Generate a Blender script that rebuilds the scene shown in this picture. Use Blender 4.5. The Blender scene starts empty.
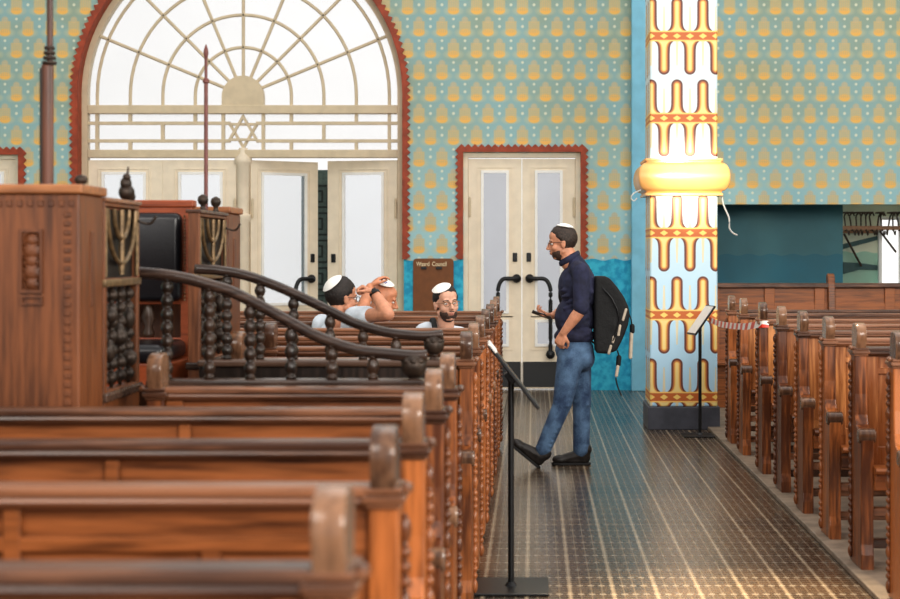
import bpy, bmesh, math, random
from mathutils import Vector, Matrix, Euler
random.seed(7)
C = bpy.context.scene.collection
F, VX, VY, H = 1700.0, 534.0, 253.0, 1.55      # focal length in pixels, vanishing point, eye height
PI = math.pi
def P(x, y, d):                                  # where the thing seen at (x, y) stands, d metres away
    return Vector(((x-VX)*d/F, d, H+(VY-y)*d/F))
def V(*a): return Vector(a)

# ------------------------------------------------------------------ materials
class E:
    nt = None
    def __init__(s, k): s.k = k
    @staticmethod
    def op(o, *a):
        n = E.nt.nodes.new('ShaderNodeMath'); n.operation = o
        for i, v in enumerate(a):
            if isinstance(v, E): E.nt.links.new(v.k, n.inputs[i])
            else: n.inputs[i].default_value = v
        return E(n.outputs[0])
    def __add__(s, o): return E.op('ADD', s, o)
    def __radd__(s, o): return E.op('ADD', o, s)
    def __sub__(s, o): return E.op('SUBTRACT', s, o)
    def __rsub__(s, o): return E.op('SUBTRACT', o, s)
    def __mul__(s, o): return E.op('MULTIPLY', s, o)
    def __rmul__(s, o): return E.op('MULTIPLY', o, s)
    def __truediv__(s, o): return E.op('DIVIDE', s, o)
    def lt(s, o): return E.op('LESS_THAN', s, o)
    def gt(s, o): return E.op('GREATER_THAN', s, o)
    def abs(s): return E.op('ABSOLUTE', s)
    def max(s, o): return E.op('MAXIMUM', s, o)
    def min(s, o): return E.op('MINIMUM', s, o)
    def sin(s): return E.op('SINE', s)
    def sqrt(s): return E.op('SQRT', s)
    def floor(s): return E.op('FLOOR', s)
    def exp(s): return E.op('EXPONENT', s)
    def wrap(s, p):                              # signed offset from the nearest multiple of p
        return s - E.op('FLOOR', s/p+0.5)*p
    def soft(s, a, b):                           # 1 below a, 0 above b
        n = E.nt.nodes.new('ShaderNodeMapRange'); n.interpolation_type = 'SMOOTHSTEP'
        E.nt.links.new(s.k, n.inputs['Value'])
        n.inputs['From Min'].default_value = a; n.inputs['From Max'].default_value = b
        n.inputs['To Min'].default_value = 1; n.inputs['To Max'].default_value = 0
        return E(n.outputs[0])
def lin(c):
    return tuple((v/255/12.92 if v/255 <= .04045 else ((v/255+.055)/1.055)**2.4) for v in c)+(1,)
def colmix(f, a, b):
    n = E.nt.nodes.new('ShaderNodeMix'); n.data_type = 'RGBA'
    E.nt.links.new(f.k, n.inputs[0])
    for i, v in ((6, a), (7, b)):
        if isinstance(v, tuple): n.inputs[i].default_value = v
        else: E.nt.links.new(v, n.inputs[i])
    return n.outputs[2]
def mat(name):
    m = bpy.data.materials.new(name); m.use_nodes = True; E.nt = m.node_tree
    return m, m.node_tree, m.node_tree.nodes['Principled BSDF']
def coords(kind='Object'):
    tc = E.nt.nodes.new('ShaderNodeTexCoord'); sp = E.nt.nodes.new('ShaderNodeSeparateXYZ')
    E.nt.links.new(tc.outputs[kind], sp.inputs[0])
    return tc.outputs[kind], E(sp.outputs[0]), E(sp.outputs[1]), E(sp.outputs[2])
def noise(vec, scale, detail=3, stretch=None):
    if stretch:
        mp = E.nt.nodes.new('ShaderNodeMapping'); mp.inputs['Scale'].default_value = stretch
        E.nt.links.new(vec, mp.inputs[0]); vec = mp.outputs[0]
    n = E.nt.nodes.new('ShaderNodeTexNoise'); n.inputs['Scale'].default_value = scale; n.inputs['Detail'].default_value = detail
    E.nt.links.new(vec, n.inputs['Vector'])
    return E(n.outputs[0])
def bump(nt, b, h, strength, dist=.01):
    n = nt.nodes.new('ShaderNodeBump'); n.inputs['Strength'].default_value = strength; n.inputs['Distance'].default_value = dist
    nt.links.new(h.k, n.inputs['Height']); nt.links.new(n.outputs[0], b.inputs['Normal'])
def plain(name, rgb, rough=.5, metal=0., var=.12, scale=30, bumps=0.):
    m, nt, b = mat(name)
    vec, *_ = coords(); n = noise(vec, scale)
    c = lin(rgb); d = tuple(v*(1-var*2) for v in c[:3])+(1,); e = tuple(min(1, v*(1+var)) for v in c[:3])+(1,)
    nt.links.new(colmix(n.soft(.3, .7), e, d), b.inputs['Base Color'])
    b.inputs['Roughness'].default_value = rough; b.inputs['Metallic'].default_value = metal
    if bumps: bump(nt, b, n, bumps)
    return m
def wood(name, dark, light, axis, rough=.35, rnd=.5):
    m, nt, b = mat(name)
    vec, *_ = coords()
    oi = nt.nodes.new('ShaderNodeObjectInfo'); rv = E(oi.outputs['Random'])
    ad = nt.nodes.new('ShaderNodeVectorMath'); ad.operation = 'ADD'
    cb = nt.nodes.new('ShaderNodeCombineXYZ'); k = rv*7.
    for i in range(3): nt.links.new(k.k, cb.inputs[i])
    nt.links.new(vec, ad.inputs[0]); nt.links.new(cb.outputs[0], ad.inputs[1]); vec = ad.outputs[0]
    st = [14, 14, 14]; st[axis] = 1.0
    g = noise(vec, 4.0, 6, tuple(st)); big = noise(vec, 2.2, 2)
    f = (g*1.3+big*.7-.5+(rv-.5)*rnd)
    nt.links.new(colmix(f.soft(.15, .85), lin(light), lin(dark)), b.inputs['Base Color'])
    rr = g*.25+(rough-.12); nt.links.new(rr.k, b.inputs['Roughness'])
    bump(nt, b, g, .12, .004)
    return m
M = {}
M['pew_x'] = wood('pew_wood_along', (70, 36, 17), (150, 88, 45), 0)
M['pew_pale'] = wood('pew_wood_pale', (128, 74, 38), (214, 146, 88), 2, .3)  # paler copy: light on these backs put into the colour, plus wear
M['pew_z'] = wood('pew_wood_upright', (84, 42, 18), (180, 106, 52), 2)
M['pew_rail'] = wood('pew_rail_wood', (66, 40, 27), (138, 92, 64), 0, .3)
M['pew_top'] = wood('pew_scroll_wood', (76, 52, 39), (138, 102, 77), 2, .18)
M['bead'] = wood('bead_wood', (80, 42, 22), (160, 98, 56), 2, .28)
M['box'] = wood('carved_box_wood', (76, 41, 20), (126, 73, 38), 2, .42, .1)
M['box_cap'] = wood('carved_cap_wood', (110, 64, 36), (176, 116, 70), 0, .4, .1)
M['carve'] = wood('carving_wood', (74, 40, 20), (118, 68, 36), 2, .5, .1)
M['dark_wood'] = wood('dark_stair_wood', (30, 21, 16), (64, 44, 32), 2, .32)
M['dark_rail'] = wood('dark_handrail_wood', (44, 32, 27), (88, 66, 54), 0, .25)
M['red_wood'] = wood('chair_wood', (92, 38, 18), (154, 74, 38), 0, .35)
M['bench'] = wood('bench_wood', (84, 46, 22), (160, 94, 48), 0, .4)
M['leather'] = plain('black_leather', (24, 22, 26), .28, 0, .1, 90, .03)
M['bronze'] = plain('bronze', (128, 104, 74), .4, .4, .2, 40, .1)
M['iron'] = plain('dark_iron', (58, 45, 36), .45, .4, .2, 40)
M['panel_dark'] = plain('panel_backing', (26, 19, 15), .5, 0, .2)
M['black_metal'] = plain('black_metal', (22, 22, 24), .38, .2, .08)
M['cream'] = plain('cream_paint', (232, 218, 196), .45, 0, .03, 8)
M['cream_mull'] = plain('muntin_paint', (208, 191, 162), .5, 0, .04, 8)
M['white_rim'] = plain('white_bead_paint', (238, 236, 232), .45, 0, .02, 8)
M['red_trim'] = plain('red_border_paint', (158, 66, 36), .6, 0, .12, 14)
M['turq_strip'] = plain('blue_pilaster_paint', (128, 190, 214), .6, 0, .05, 6)
M['kick'] = plain('black_kick_plate', (26, 27, 30), .5, 0, .05)
M['stone'] = plain('pillar_plinth_paint', (74, 76, 86), .5, 0, .12, 10)
M['kerb'] = plain('aisle_edge_stone', (134, 118, 102), .55, 0, .15, 9, .1)
M['paper'] = plain('white_paper', (228, 222, 216), .6, 0, .02)
M['skin'] = plain('skin', (202, 142, 112), .5, 0, .07, 25)
M['skin_pale'] = plain('skin_pale', (214, 164, 140), .5, 0, .06, 25)
M['skin_ruddy'] = plain('skin_ruddy', (204, 138, 104), .5, 0, .09, 25)
M['lip'] = plain('lips', (168, 98, 88), .5, 0, .03)
M['hair'] = plain('dark_hair', (38, 28, 24), .6, 0, .3, 90, .5)
M['hair_brown'] = plain('brown_hair', (58, 44, 36), .6, 0, .3, 90, .5)
M['beard'] = plain('beard_hair', (70, 48, 38), .7, 0, .25, 140, .5)
M['kippah'] = plain('kippah_cloth', (240, 236, 230), .8, 0, .03, 60)
M['emblem'] = plain('kippah_emblem_blue', (92, 92, 160), .8, 0, .05)
M['eye'] = plain('eye_white', (222, 216, 210), .3, 0, .02)
M['iris'] = plain('eye_iris', (40, 28, 22), .3, 0, .02)
M['navy'] = plain('navy_cotton', (38, 40, 66), .85, 0, .2, 18, .35)
M['shirt_white'] = plain('pale_shirt_cotton', (214, 222, 232), .85, 0, .05, 18, .2)
M['shoe'] = plain('shoe_leather', (36, 30, 27), .5, 0, .2, 40, .2)
M['sole'] = plain('shoe_sole', (22, 20, 20), .7, 0, .1)
M['pack'] = plain('backpack_nylon', (10, 10, 12), .75, 0, .2, 40, .4)
M['tan'] = plain('tan_tab', (190, 176, 158), .7, 0, .08)
M['cable'] = plain('white_cable', (196, 196, 194), .5, 0, .03)
M['board'] = plain('notice_board_brown', (122, 72, 32), .6, 0, .06, 12)
M['letter'] = plain('pale_letters', (226, 206, 170), .6, 0, .02)
M['pole'] = wood('pole_wood', (66, 36, 26), (112, 68, 50), 2, .4)
M['spear'] = plain('spear_red_brown', (108, 56, 50), .45, 0, .1)
M['coat'] = plain('coat_iron', (78, 60, 48), .5, .3, .2)
M['coat_wood'] = plain('coat_rail_wood', (176, 126, 92), .5, 0, .1)
M['shadow_teal'] = plain('shadow_band_teal', (52, 84, 84), .6, 0, .08, 10)  # colour of the shadow bands under the coat rack
M['phone_glare'] = plain('phone_glare', (214, 212, 214), .15, 0, .02)  # white glare on the phone put into the base colour
M['denim'] = None
def denim():
    m, nt, b = mat('denim'); vec, x, y, z = coords()
    n = noise(vec, 9, 4); w = noise(vec, 160, 2)
    f = n*.8+w*.3
    nt.links.new(colmix(f.soft(.36, .72), lin((88, 116, 146)), lin((34, 54, 84))), b.inputs['Base Color'])
    b.inputs['Roughness'].default_value = .85; bump(nt, b, n, .5, .02)
    return m
M['denim'] = denim()
def wall_pattern():
    m, nt, b = mat('wall_stencil_pattern'); vec, x, y, z = coords()
    big = noise(vec, 1.3, 3)
    PX, PZ = .2598, .2455
    zz = z-.06
    row = (zz/PZ).floor(); odd = row-((row*.5).floor())*2.
    u = (x+odd*(PX*.5)).wrap(PX); v = zz-row*PZ                 # v 0..PZ
    au = u.abs()
    base = colmix((z).soft(1.7, 3.6), lin((150, 168, 152)), lin((164, 202, 206)))
    base = colmix(big.soft(.35, .65)*.6, base, lin((142, 186, 196)))
    def over(c, f, col, k=1.0): return colmix(f*k, c, lin(col))
    foot = ((au/.07)*(au/.07)+((v-.052)/.046)*((v-.052)/.046)).sqrt().soft(.72, 1.08)
    body = au.soft(.052, .072)*(v-.115).abs().soft(.058, .072)
    dome = ((au/.042)*(au/.042)+((v-.195)/.042)*((v-.195)/.042)).sqrt().soft(.6, 1.1)
    lat = (x.wrap(.0217).abs().soft(.002, .007)).max(z.wrap(.0217).abs().soft(.002, .007))
    cc = over(base, ((au/.13)*(au/.13)+((v-.05)/.06)*((v-.05)/.06)).sqrt().soft(.5, 1.1), (196, 196, 160), .5)
    cc = over(cc, body, (222, 186, 116), .68)
    cc = over(cc, dome, (216, 186, 138), .62)
    cc = over(cc, foot, (238, 184, 92), .92)
    cc = over(cc, lat*body.max(dome), (164, 176, 156), .42)
    du = (x+odd*(PX*.5)+PX*.5).wrap(PX)
    def dot(v0, r): return ((du*du+(v-v0)*(v-v0)).sqrt()).soft(r*.5, r)
    cc = over(cc, dot(.12, .022).max(dot(.205, .020)), (222, 222, 200), .8)
    # turquoise dado with a scalloped top edge
    edge = z+((x*26.).sin())*.012
    dn = noise(vec, 14, 4)
    dado = colmix(dn.soft(.35, .65), lin((58, 184, 212)), lin((24, 148, 186)))
    cc = colmix(edge.lt(1.475), cc, dado)
    nt.links.new(cc, b.inputs['Base Color']); b.inputs['Roughness'].default_value = .7
    return m
M['wall'] = wall_pattern()
def recess_paint(name, up, low, z0):
    m, nt, b = mat(name); vec, x, y, z = coords()
    n = noise(vec, 3, 3)
    c = colmix((z+((x*24.).sin())*.012).lt(z0), lin(up), lin(low))
    c2 = colmix(n.soft(.3, .7)*.25, c, lin(tuple(v*.7 for v in up)))
    nt.links.new(c2, b.inputs['Base Color']); b.inputs['Roughness'].default_value = .55
    return m
M['recess'] = recess_paint('recess_teal_paint', (62, 122, 134), (26, 112, 134), 1.53)
M['coatroom'] = recess_paint('coatroom_paint', (206, 208, 184), (150, 190, 170), 1.56)
def pillar_paint():
    m, nt, b = mat('pillar_stencil'); vec, x, y, z = coords()
    u = x+y-14.9                                   # runs on round the corner
    Z0 = z-z.gt(2.2)*(2.733-2.446)                 # the drum above the collar starts its own repeat
    PZ = .7195; zc = (Z0-1.0066).wrap(PZ)          # height above the nearest band
    up = zc.gt(0.)
    PU = .2275
    uu = (u-1.2533+(1.-up)*(PU*.5)).wrap(PU).abs(); az = zc.abs()
    flare = (((az-.047)*-46.).exp())*.034
    t = (az-.289).max(0.)
    d = (uu*uu+t*t).sqrt()-flare
    white = colmix(z.soft(.6, 2.6), lin((218, 232, 238)), lin((184, 220, 242)))  # bluer low down: the cooler light there is put into the white
    w = (u-1.2533+PU*.5+(1.-up)*(PU*.5)).wrap(PU).abs()
    thin = (w+(az-.05)*.035).soft(.010, .016)*az.lt(.26)
    c = colmix(thin*.7, white, lin((240, 214, 150)))
    c = colmix(d.soft(.048, .052), c, lin((108, 58, 48)))
    c = colmix(d.soft(.031, .035), c, lin((196, 118, 62)))
    c = colmix(d.soft(.019, .023), c, lin((240, 196, 104)))
    c = colmix(d.soft(.008, .016), c, lin((244, 218, 146)))
    dm = (u-1.2533).wrap(PU*.5).abs()
    band = colmix(((dm/.036)+(az/.024)).soft(.92, 1.05), lin((200, 106, 46)), lin((248, 212, 118)))
    band = colmix(az.gt(.034), band, lin((248, 206, 120)))
    c = colmix(az.lt(.047), c, band)
    nt.links.new(c, b.inputs['Base Color']); b.inputs['Roughness'].default_value = .45
    return m
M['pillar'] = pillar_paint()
M['collar'] = plain('gilded_collar', (232, 176, 110), .24, .0, .04, 5)
def floor_mat():
    m, nt, b = mat('mosaic_floor'); vec, x, y, z = coords()
    n = noise(vec, 1.1, 4); n2 = noise(vec, 22, 3)
    tx = x+.033
    base = colmix((n*.7+n2*.4).soft(.35, .75), lin((90, 70, 52)), lin((36, 29, 25)))
    gx = tx.wrap(.0495).abs(); gy = y.wrap(.0495).abs()
    fine = gx.soft(.0026, .005).max(gy.soft(.003, .007))
    c = colmix(fine*.26, base, lin((150, 132, 108)))
    alt = ((tx/.198).floor()+(0.)); alt = alt-((alt*.5).floor())*2.
    dash = y.wrap(.198).abs().soft(.012, .02)*gx.soft(.012, .017)
    c = colmix(dash*.34, c, lin((196, 184, 166)))
    line = tx.wrap(.198).abs().soft(.007, .013)
    c = colmix(line*.62*n2.soft(.8, .35).max(.45), c, lin((204, 184, 156)))
    nt.links.new(c, b.inputs['Base Color'])
    rr = n2*.12+.19+fine*.05; nt.links.new(rr.k, b.inputs['Roughness'])
    h = n2-fine*.8; bump(nt, b, h, .07, .003)
    return m
M['floor'] = floor_mat()
M['bimah_floor'] = plain('bimah_boards', (70, 46, 32), .5, 0, .15)
def frosted(name, rgb, emit):
    m, nt, b = mat(name); out = nt.nodes['Material Output']
    vec, x, y, z = coords(); n = noise(vec, 2.0, 2)
    tr = nt.nodes.new('ShaderNodeBsdfTranslucent'); gl = nt.nodes.new('ShaderNodeBsdfGlossy'); tp = nt.nodes.new('ShaderNodeBsdfTransparent')
    c = lin(rgb)
    nt.links.new(colmix(n.soft(.3, .7), c, tuple(v*.93 for v in c[:3])+(1,)), tr.inputs[0])
    gl.inputs['Roughness'].default_value = .25
    mx = nt.nodes.new('ShaderNodeMixShader'); mx.inputs[0].default_value = .06
    nt.links.new(tr.outputs[0], mx.inputs[1]); nt.links.new(gl.outputs[0], mx.inputs[2])
    mt = nt.nodes.new('ShaderNodeMixShader'); mt.inputs[0].default_value = emit
    nt.links.new(mx.outputs[0], mt.inputs[1]); nt.links.new(tp.outputs[0], mt.inputs[2])
    nt.links.new(mt.outputs[0], out.inputs[0])
    return m
M['glass_fan'] = frosted('fanlight_glass', (250, 252, 255), .8)
M['glass_door'] = frosted('frosted_door_glass', (236, 244, 254), .78)
M['glass_dim'] = frosted('frosted_dim_glass', (210, 213, 222), .5)  # greyer, less clear copy: the dim vestibule behind is put into the glass
def tape_mat():
    m, nt, b = mat('barrier_tape'); vec, x, y, z = coords()
    s = ((y*1.+z*1.2)).wrap(.22)
    nt.links.new(colmix(s.gt(0.), lin((236, 228, 222)), lin((214, 62, 40))), b.inputs['Base Color'])
    b.inputs['Roughness'].default_value = .4
    return m
M['tape'] = tape_mat()

# ------------------------------------------------------------------ mesh helpers
class MB:
    def __init__(s): s.bm = bmesh.new()
    def box(s, x0, x1, y0, y1, z0, z1, bev=0., seg=2):
        t = bmesh.new(); bmesh.ops.create_cube(t, size=1)
        for v in t.verts: v.co = V((x0+x1)/2+v.co.x*(x1-x0), (y0+y1)/2+v.co.y*(y1-y0), (z0+z1)/2+v.co.z*(z1-z0))
        if bev: bmesh.ops.bevel(t, geom=t.edges[:], offset=bev, segments=seg, affect='EDGES', profile=.5)
        s.merge(t); return s
    def merge(s, t, mtx=None):
        me = bpy.data.meshes.new('tmp'); t.to_mesh(me); t.free()
        if mtx: me.transform(mtx)
        s.bm.from_mesh(me); bpy.data.meshes.remove(me); return s
    def mesh(s, me, mtx=None):
        if mtx: me.transform(mtx)
        s.bm.from_mesh(me); bpy.data.meshes.remove(me); return s
    def tube(s, pts, r, n=10, flat=1.0, up=V(0, 0, 1)):
        pts = [Vector(p) for p in pts]; rings = []
        for i, p in enumerate(pts):
            a = pts[max(i-1, 0)]; b = pts[min(i+1, len(pts)-1)]; t = (b-a).normalized()
            sd = t.cross(up)
            if sd.length < 1e-3: sd = t.cross(V(0, 1, 0))
            sd.normalize(); u = sd.cross(t)
            rr = r[i] if isinstance(r, (list, tuple)) else r
            rings.append([s.bm.verts.new(p+(sd*math.cos(2*PI*k/n)*rr+u*math.sin(2*PI*k/n)*rr*flat)) for k in range(n)])
        for a, b in zip(rings, rings[1:]):
            for k in range(n): s.bm.faces.new((a[k], a[(k+1) % n], b[(k+1) % n], b[k]))
        s.bm.faces.new(rings[0][::-1]); s.bm.faces.new(rings[-1]); return s
    def lathe(s, prof, o, axis='z', n=14):
        o = Vector(o); rings = []
        for r, h in prof:
            ring = []
            for k in range(n):
                c, q = math.cos(2*PI*k/n)*max(r, 1e-4), math.sin(2*PI*k/n)*max(r, 1e-4)
                d = V(c, q, h) if axis == 'z' else (V(h, c, q) if axis == 'x' else V(q, h, c))
                ring.append(s.bm.verts.new(o+d))
            rings.append(ring)
        for a, b in zip(rings, rings[1:]):
            for k in range(n): s.bm.faces.new((a[k], a[(k+1) % n], b[(k+1) % n], b[k]))
        s.bm.faces.new(rings[0][::-1]); s.bm.faces.new(rings[-1]); return s
    def ball(s, c, r, R=None, n=16):
        r = V(r, r, r) if isinstance(r, (int, float)) else Vector(r)
        t = bmesh.new(); bmesh.ops.create_uvsphere(t, u_segments=n, v_segments=max(6, n*2//3), radius=1)
        m = Matrix.Translation(Vector(c)) @ (R.to_4x4() if R else Matrix.Identity(4)) @ Matrix.Diagonal((r.x, r.y, r.z, 1))
        return s.merge(t, m)
    def cap(s, a, b, r0, r1=None, n=12):
        a, b = Vector(a), Vector(b); r1 = r0 if r1 is None else r1
        L = (b-a).length; q = V(0, 0, 1).rotation_difference((b-a) if L > 1e-6 else V(0, 0, 1)).to_matrix().to_4x4()
        prof = [(r0*math.sin(k*PI/8), -r0*math.cos(k*PI/8)) for k in range(0, 5)]+[(r1*math.sin(k*PI/8), L-r1*math.cos(k*PI/8)) for k in range(4, 9)]
        t = MB(); t.lathe(prof, (0, 0, 0), 'z', n)
        return s.merge(t.bm, Matrix.Translation(a) @ q)
    def poly(s, loops, depth, plane='XZ', at=0., bev=0.):
        cu = bpy.data.curves.new('tmp', 'CURVE'); cu.dimensions = '2D'; cu.fill_mode = 'BOTH'
        cu.extrude = max(depth/2-bev, 0); cu.bevel_depth = bev; cu.offset = -bev; cu.bevel_resolution = 1
        for lp in loops:
            sp = cu.splines.new('POLY'); sp.points.add(len(lp)-1); sp.use_cyclic_u = True
            for q, (a, b) in zip(sp.points, lp): q.co = (a, b, 0, 1)
        ob = bpy.data.objects.new('tmp', cu); C.objects.link(ob)
        dg = bpy.context.evaluated_depsgraph_get(); dg.update()
        me = bpy.data.meshes.new_from_object(ob.evaluated_get(dg)); bpy.data.objects.remove(ob); bpy.data.curves.remove(cu)
        me.materials.clear()
        for p in me.polygons: p.use_smooth = False
        m = {'XZ': Matrix(((1, 0, 0, 0), (0, 0, -1, at), (0, 1, 0, 0), (0, 0, 0, 1))),
             'YZ': Matrix(((0, 0, 1, at), (1, 0, 0, 0), (0, 1, 0, 0), (0, 0, 0, 1))),
             'XY': Matrix(((1, 0, 0, 0), (0, 1, 0, 0), (0, 0, 1, at), (0, 0, 0, 1)))}[plane]
        return s.mesh(me, m)
    def build(s, name, m, parent=None, smooth=False, world=True, voxel=0, sm=0, recalc=True):
        bm = s.bm
        if parent is not None and world:
            q_ = parent
            while '_o' not in q_ and q_.parent: q_ = q_.parent
            mw = Matrix.Translation(q_['_o']) if '_o' in q_ else Matrix.Identity(4)
            bmesh.ops.transform(bm, matrix=mw.inverted(), verts=bm.verts)
        if recalc: bmesh.ops.recalc_face_normals(bm, faces=bm.faces)
        me = bpy.data.meshes.new(name); bm.to_mesh(me); bm.free()
        ob = bpy.data.objects.new(name, me); C.objects.link(ob)
        if voxel:
            r = ob.modifiers.new('r', 'REMESH'); r.mode = 'VOXEL'; r.voxel_size = voxel; r.use_smooth_shade = True
            if sm: q = ob.modifiers.new('s', 'SMOOTH'); q.iterations = sm; q.factor = .5
            dg = bpy.context.evaluated_depsgraph_get(); dg.update()
            nm = bpy.data.meshes.new_from_object(ob.evaluated_get(dg)); ob.modifiers.clear(); ob.data = nm; bpy.data.meshes.remove(me); me = nm; me.name = name
        me.materials.clear(); me.materials.append(m)
        if smooth or voxel:
            if smooth == 'auto':
                me.polygons.foreach_set('use_smooth', [True]*len(me.polygons))
                me.set_sharp_from_angle(angle=math.radians(40))
            else: me.polygons.foreach_set('use_smooth', [True]*len(me.polygons))
        if parent is not None: ob.parent = parent
        return ob
ORIG = {}
def thing(name, label, cat, loc=(0, 0, 0), group=None):
    o = bpy.data.objects.new(name, None); C.objects.link(o); o.location = loc; o.empty_display_size = .1
    o['label'] = label; o['category'] = cat; o['_o'] = list(loc)
    if group: o['group'] = group
    return o
def tag(o, label, cat, group=None, kind=None):
    o['label'] = label; o['category'] = cat
    if group: o['group'] = group
    if kind: o['kind'] = kind
    return o
def struct(o, label=None, cat=None):
    o['kind'] = 'structure'
    if label: o['label'] = label
    if cat: o['category'] = cat
    return o
def copy_tree(o, parent=None):
    c = o.copy(); C.objects.link(c)
    if parent: c.parent = parent
    for ch in list(o.children): copy_tree(ch, c)
    return c
def spline(pts, n=6):
    pts = [Vector(p) for p in pts]; out = []
    for i in range(len(pts)-1):
        p0, p1, p2, p3 = pts[max(i-1, 0)], pts[i], pts[i+1], pts[min(i+2, len(pts)-1)]
        for k in range(n):
            t = k/n
            out.append(.5*((2*p1)+(p2-p0)*t+(2*p0-5*p1+4*p2-p3)*t*t+(3*p1-p0-3*p2+p3)*t**3))
    return out+[pts[-1]]
def rect(x0, x1, z0, z1): return [(x0, z0), (x1, z0), (x1, z1), (x0, z1)]

# ------------------------------------------------------------------ setting
YB = 19.2                                          # back wall
X0, ZC = -3.32, 3.35                               # arch centre
RO = 1.85                                          # arch opening radius
def arch(r, z0, n=40, cx=X0, cz=ZC):
    return [(cx-r, z0)]+[(cx-r*math.cos(PI*k/n), cz+r*math.sin(PI*k/n)) for k in range(n+1)]+[(cx+r, z0)]
DX0, DX1, DZ = -.80, .525, 2.69                    # double door opening
LX0, LX1 = -7.35, -5.82                            # next door along
LZ = 2.66
struct(MB().box(-9, 9, -3, 24, -.1, 0).build('floor', M['floor']), 'dark mosaic tile floor with pale lines running up the aisle', 'floor')
w = MB().poly([[(-9, 0), (LX0, 0), (LX0, LZ), (LX1, LZ), (LX1, 0), (X0-RO, 0)]+arch(RO, 0)[1:-1]+[(X0+RO, 0), (DX0, 0), (DX0, DZ), (DX1, DZ), (DX1, 0), (2.02, 0), (2.02, 2.10), (9, 2.10), (9, 6.2), (-9, 6.2)]], .3, 'XZ', YB+.15)
struct(w.build('wall_back', M['wall']), 'blue wall stencilled with rows of ochre lanterns above turquoise dado', 'wall')
struct(MB().box(-9.2, -9, -3, 24, 0, 6.2).build('wall_left', M['wall']), 'side wall beyond the pews on the bimah side', 'wall')
struct(MB().box(9, 9.2, -3, 24, 0, 6.2).build('wall_right', M['wall']), 'side wall beyond the pews on the pillar side', 'wall')
struct(MB().box(1.095, 1.95, YB-.14, YB, 0, 6.2, .01).build('pilaster', M['turq_strip']), 'plain light blue pilaster on the wall behind the painted pillar', 'pilaster')
# recess beyond the lintel
struct(MB().box(2.02, 3.67, 20.2, 20.35, 0, 2.6).build('wall_recess', M['recess']), 'dark teal recess wall under the patterned wall', 'wall')
struct(MB().box(2.02, 3.67, YB+.3, 20.35, 2.35, 2.45).build('ceiling_recess', M['recess']), 'low ceiling of the teal recess', 'ceiling')
struct(MB().box(2.02, 2.1, YB+.3, 20.2, 0, 2.35).build('wall_recess_side', M['recess']), 'side wall of the teal recess', 'wall')
struct(MB().box(3.67, 9, 21.2, 21.3, 0, 4).build('wall_coatroom', M['coatroom']), 'pale green coatroom wall', 'wall')
# raised edges of the aisle
struct(MB().box(1.52, 9, -3, 17.4, 0, .03, .006).build('trim_1', M['kerb']), 'pale stone edge under the pews by the pillar', 'kerb')
struct(MB().box(-6.5, -.285, -3, 18.4, 0, .03, .006).build('trim_2', M['kerb']), 'pale stone edge under the pews by the bimah', 'kerb')

def zigzag_arch(ri, ro, tooth, pitch, z0):
    inner = arch(ri, z0, 60); out = []
    n = int(PI*ro/pitch); m = int((ZC-z0)/pitch)
    for k in range(m+1):
        z = z0+k*(ZC-z0)/m
        out += [(X0-ro, z)]
        if k < m: out += [(X0-ro-tooth, z+.5*(ZC-z0)/m)]
    for k in range(n):
        a = PI*(k+.5)/n; out.append((X0-(ro+tooth)*math.cos(a), ZC+(ro+tooth)*math.sin(a)))
        a = PI*(k+1)/n; out.append((X0-ro*math.cos(a), ZC+ro*math.sin(a)))
    for k in range(m):
        z = ZC-k*(ZC-z0)/m
        out += [(X0+ro+tooth, z-.5*(ZC-z0)/m), (X0+ro, z-(ZC-z0)/m)]
    return [out+inner[::-1]]
t = MB().poly(zigzag_arch(1.835, 1.885, .04, .075, 1.48), .03, 'XZ', YB-.012)
t.poly([arch(1.852, 1.48, 60)+arch(1.832, 1.48, 60)[::-1]], .26, 'XZ', YB+.12)
struct(t.build('trim_3', M['red_trim']), 'rust red zigzag border round the arched window', 'border')
def zigzag_door(x0, x1, zt, z0, wd=.055, tooth=.035, pitch=.075):
    out = []
    def run(a, b, nx, nz):
        L = math.hypot(b[0]-a[0], b[1]-a[1]); n = max(1, round(L/pitch))
        for k in range(n):
            t0, t1 = k/n, (k+.5)/n
            out.append((a[0]+(b[0]-a[0])*t0, a[1]+(b[1]-a[1])*t0))
            out.append((a[0]+(b[0]-a[0])*t1+nx*tooth, a[1]+(b[1]-a[1])*t1+nz*tooth))
    run((x0-wd, z0), (x0-wd, zt+wd), -1, 0); run((x0-wd, zt+wd), (x1+wd, zt+wd), 0, 1); run((x1+wd, zt+wd), (x1+wd, z0), 1, 0)
    out.append((x1+wd, z0))
    return [out+[(x1, z0), (x1, zt), (x0, zt), (x0, z0)]]
struct(MB().poly(zigzag_door(DX0, DX1, DZ, 1.48), .03, 'XZ', YB-.012).build('trim_4', M['red_trim']), 'rust red zigzag border round the cream double door', 'border')
struct(MB().poly(zigzag_door(LX0, LX1, LZ, 1.48), .03, 'XZ', YB-.012).build('trim_5', M['red_trim']), 'rust red zigzag border round the door at the edge of the photo', 'border')

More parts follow.
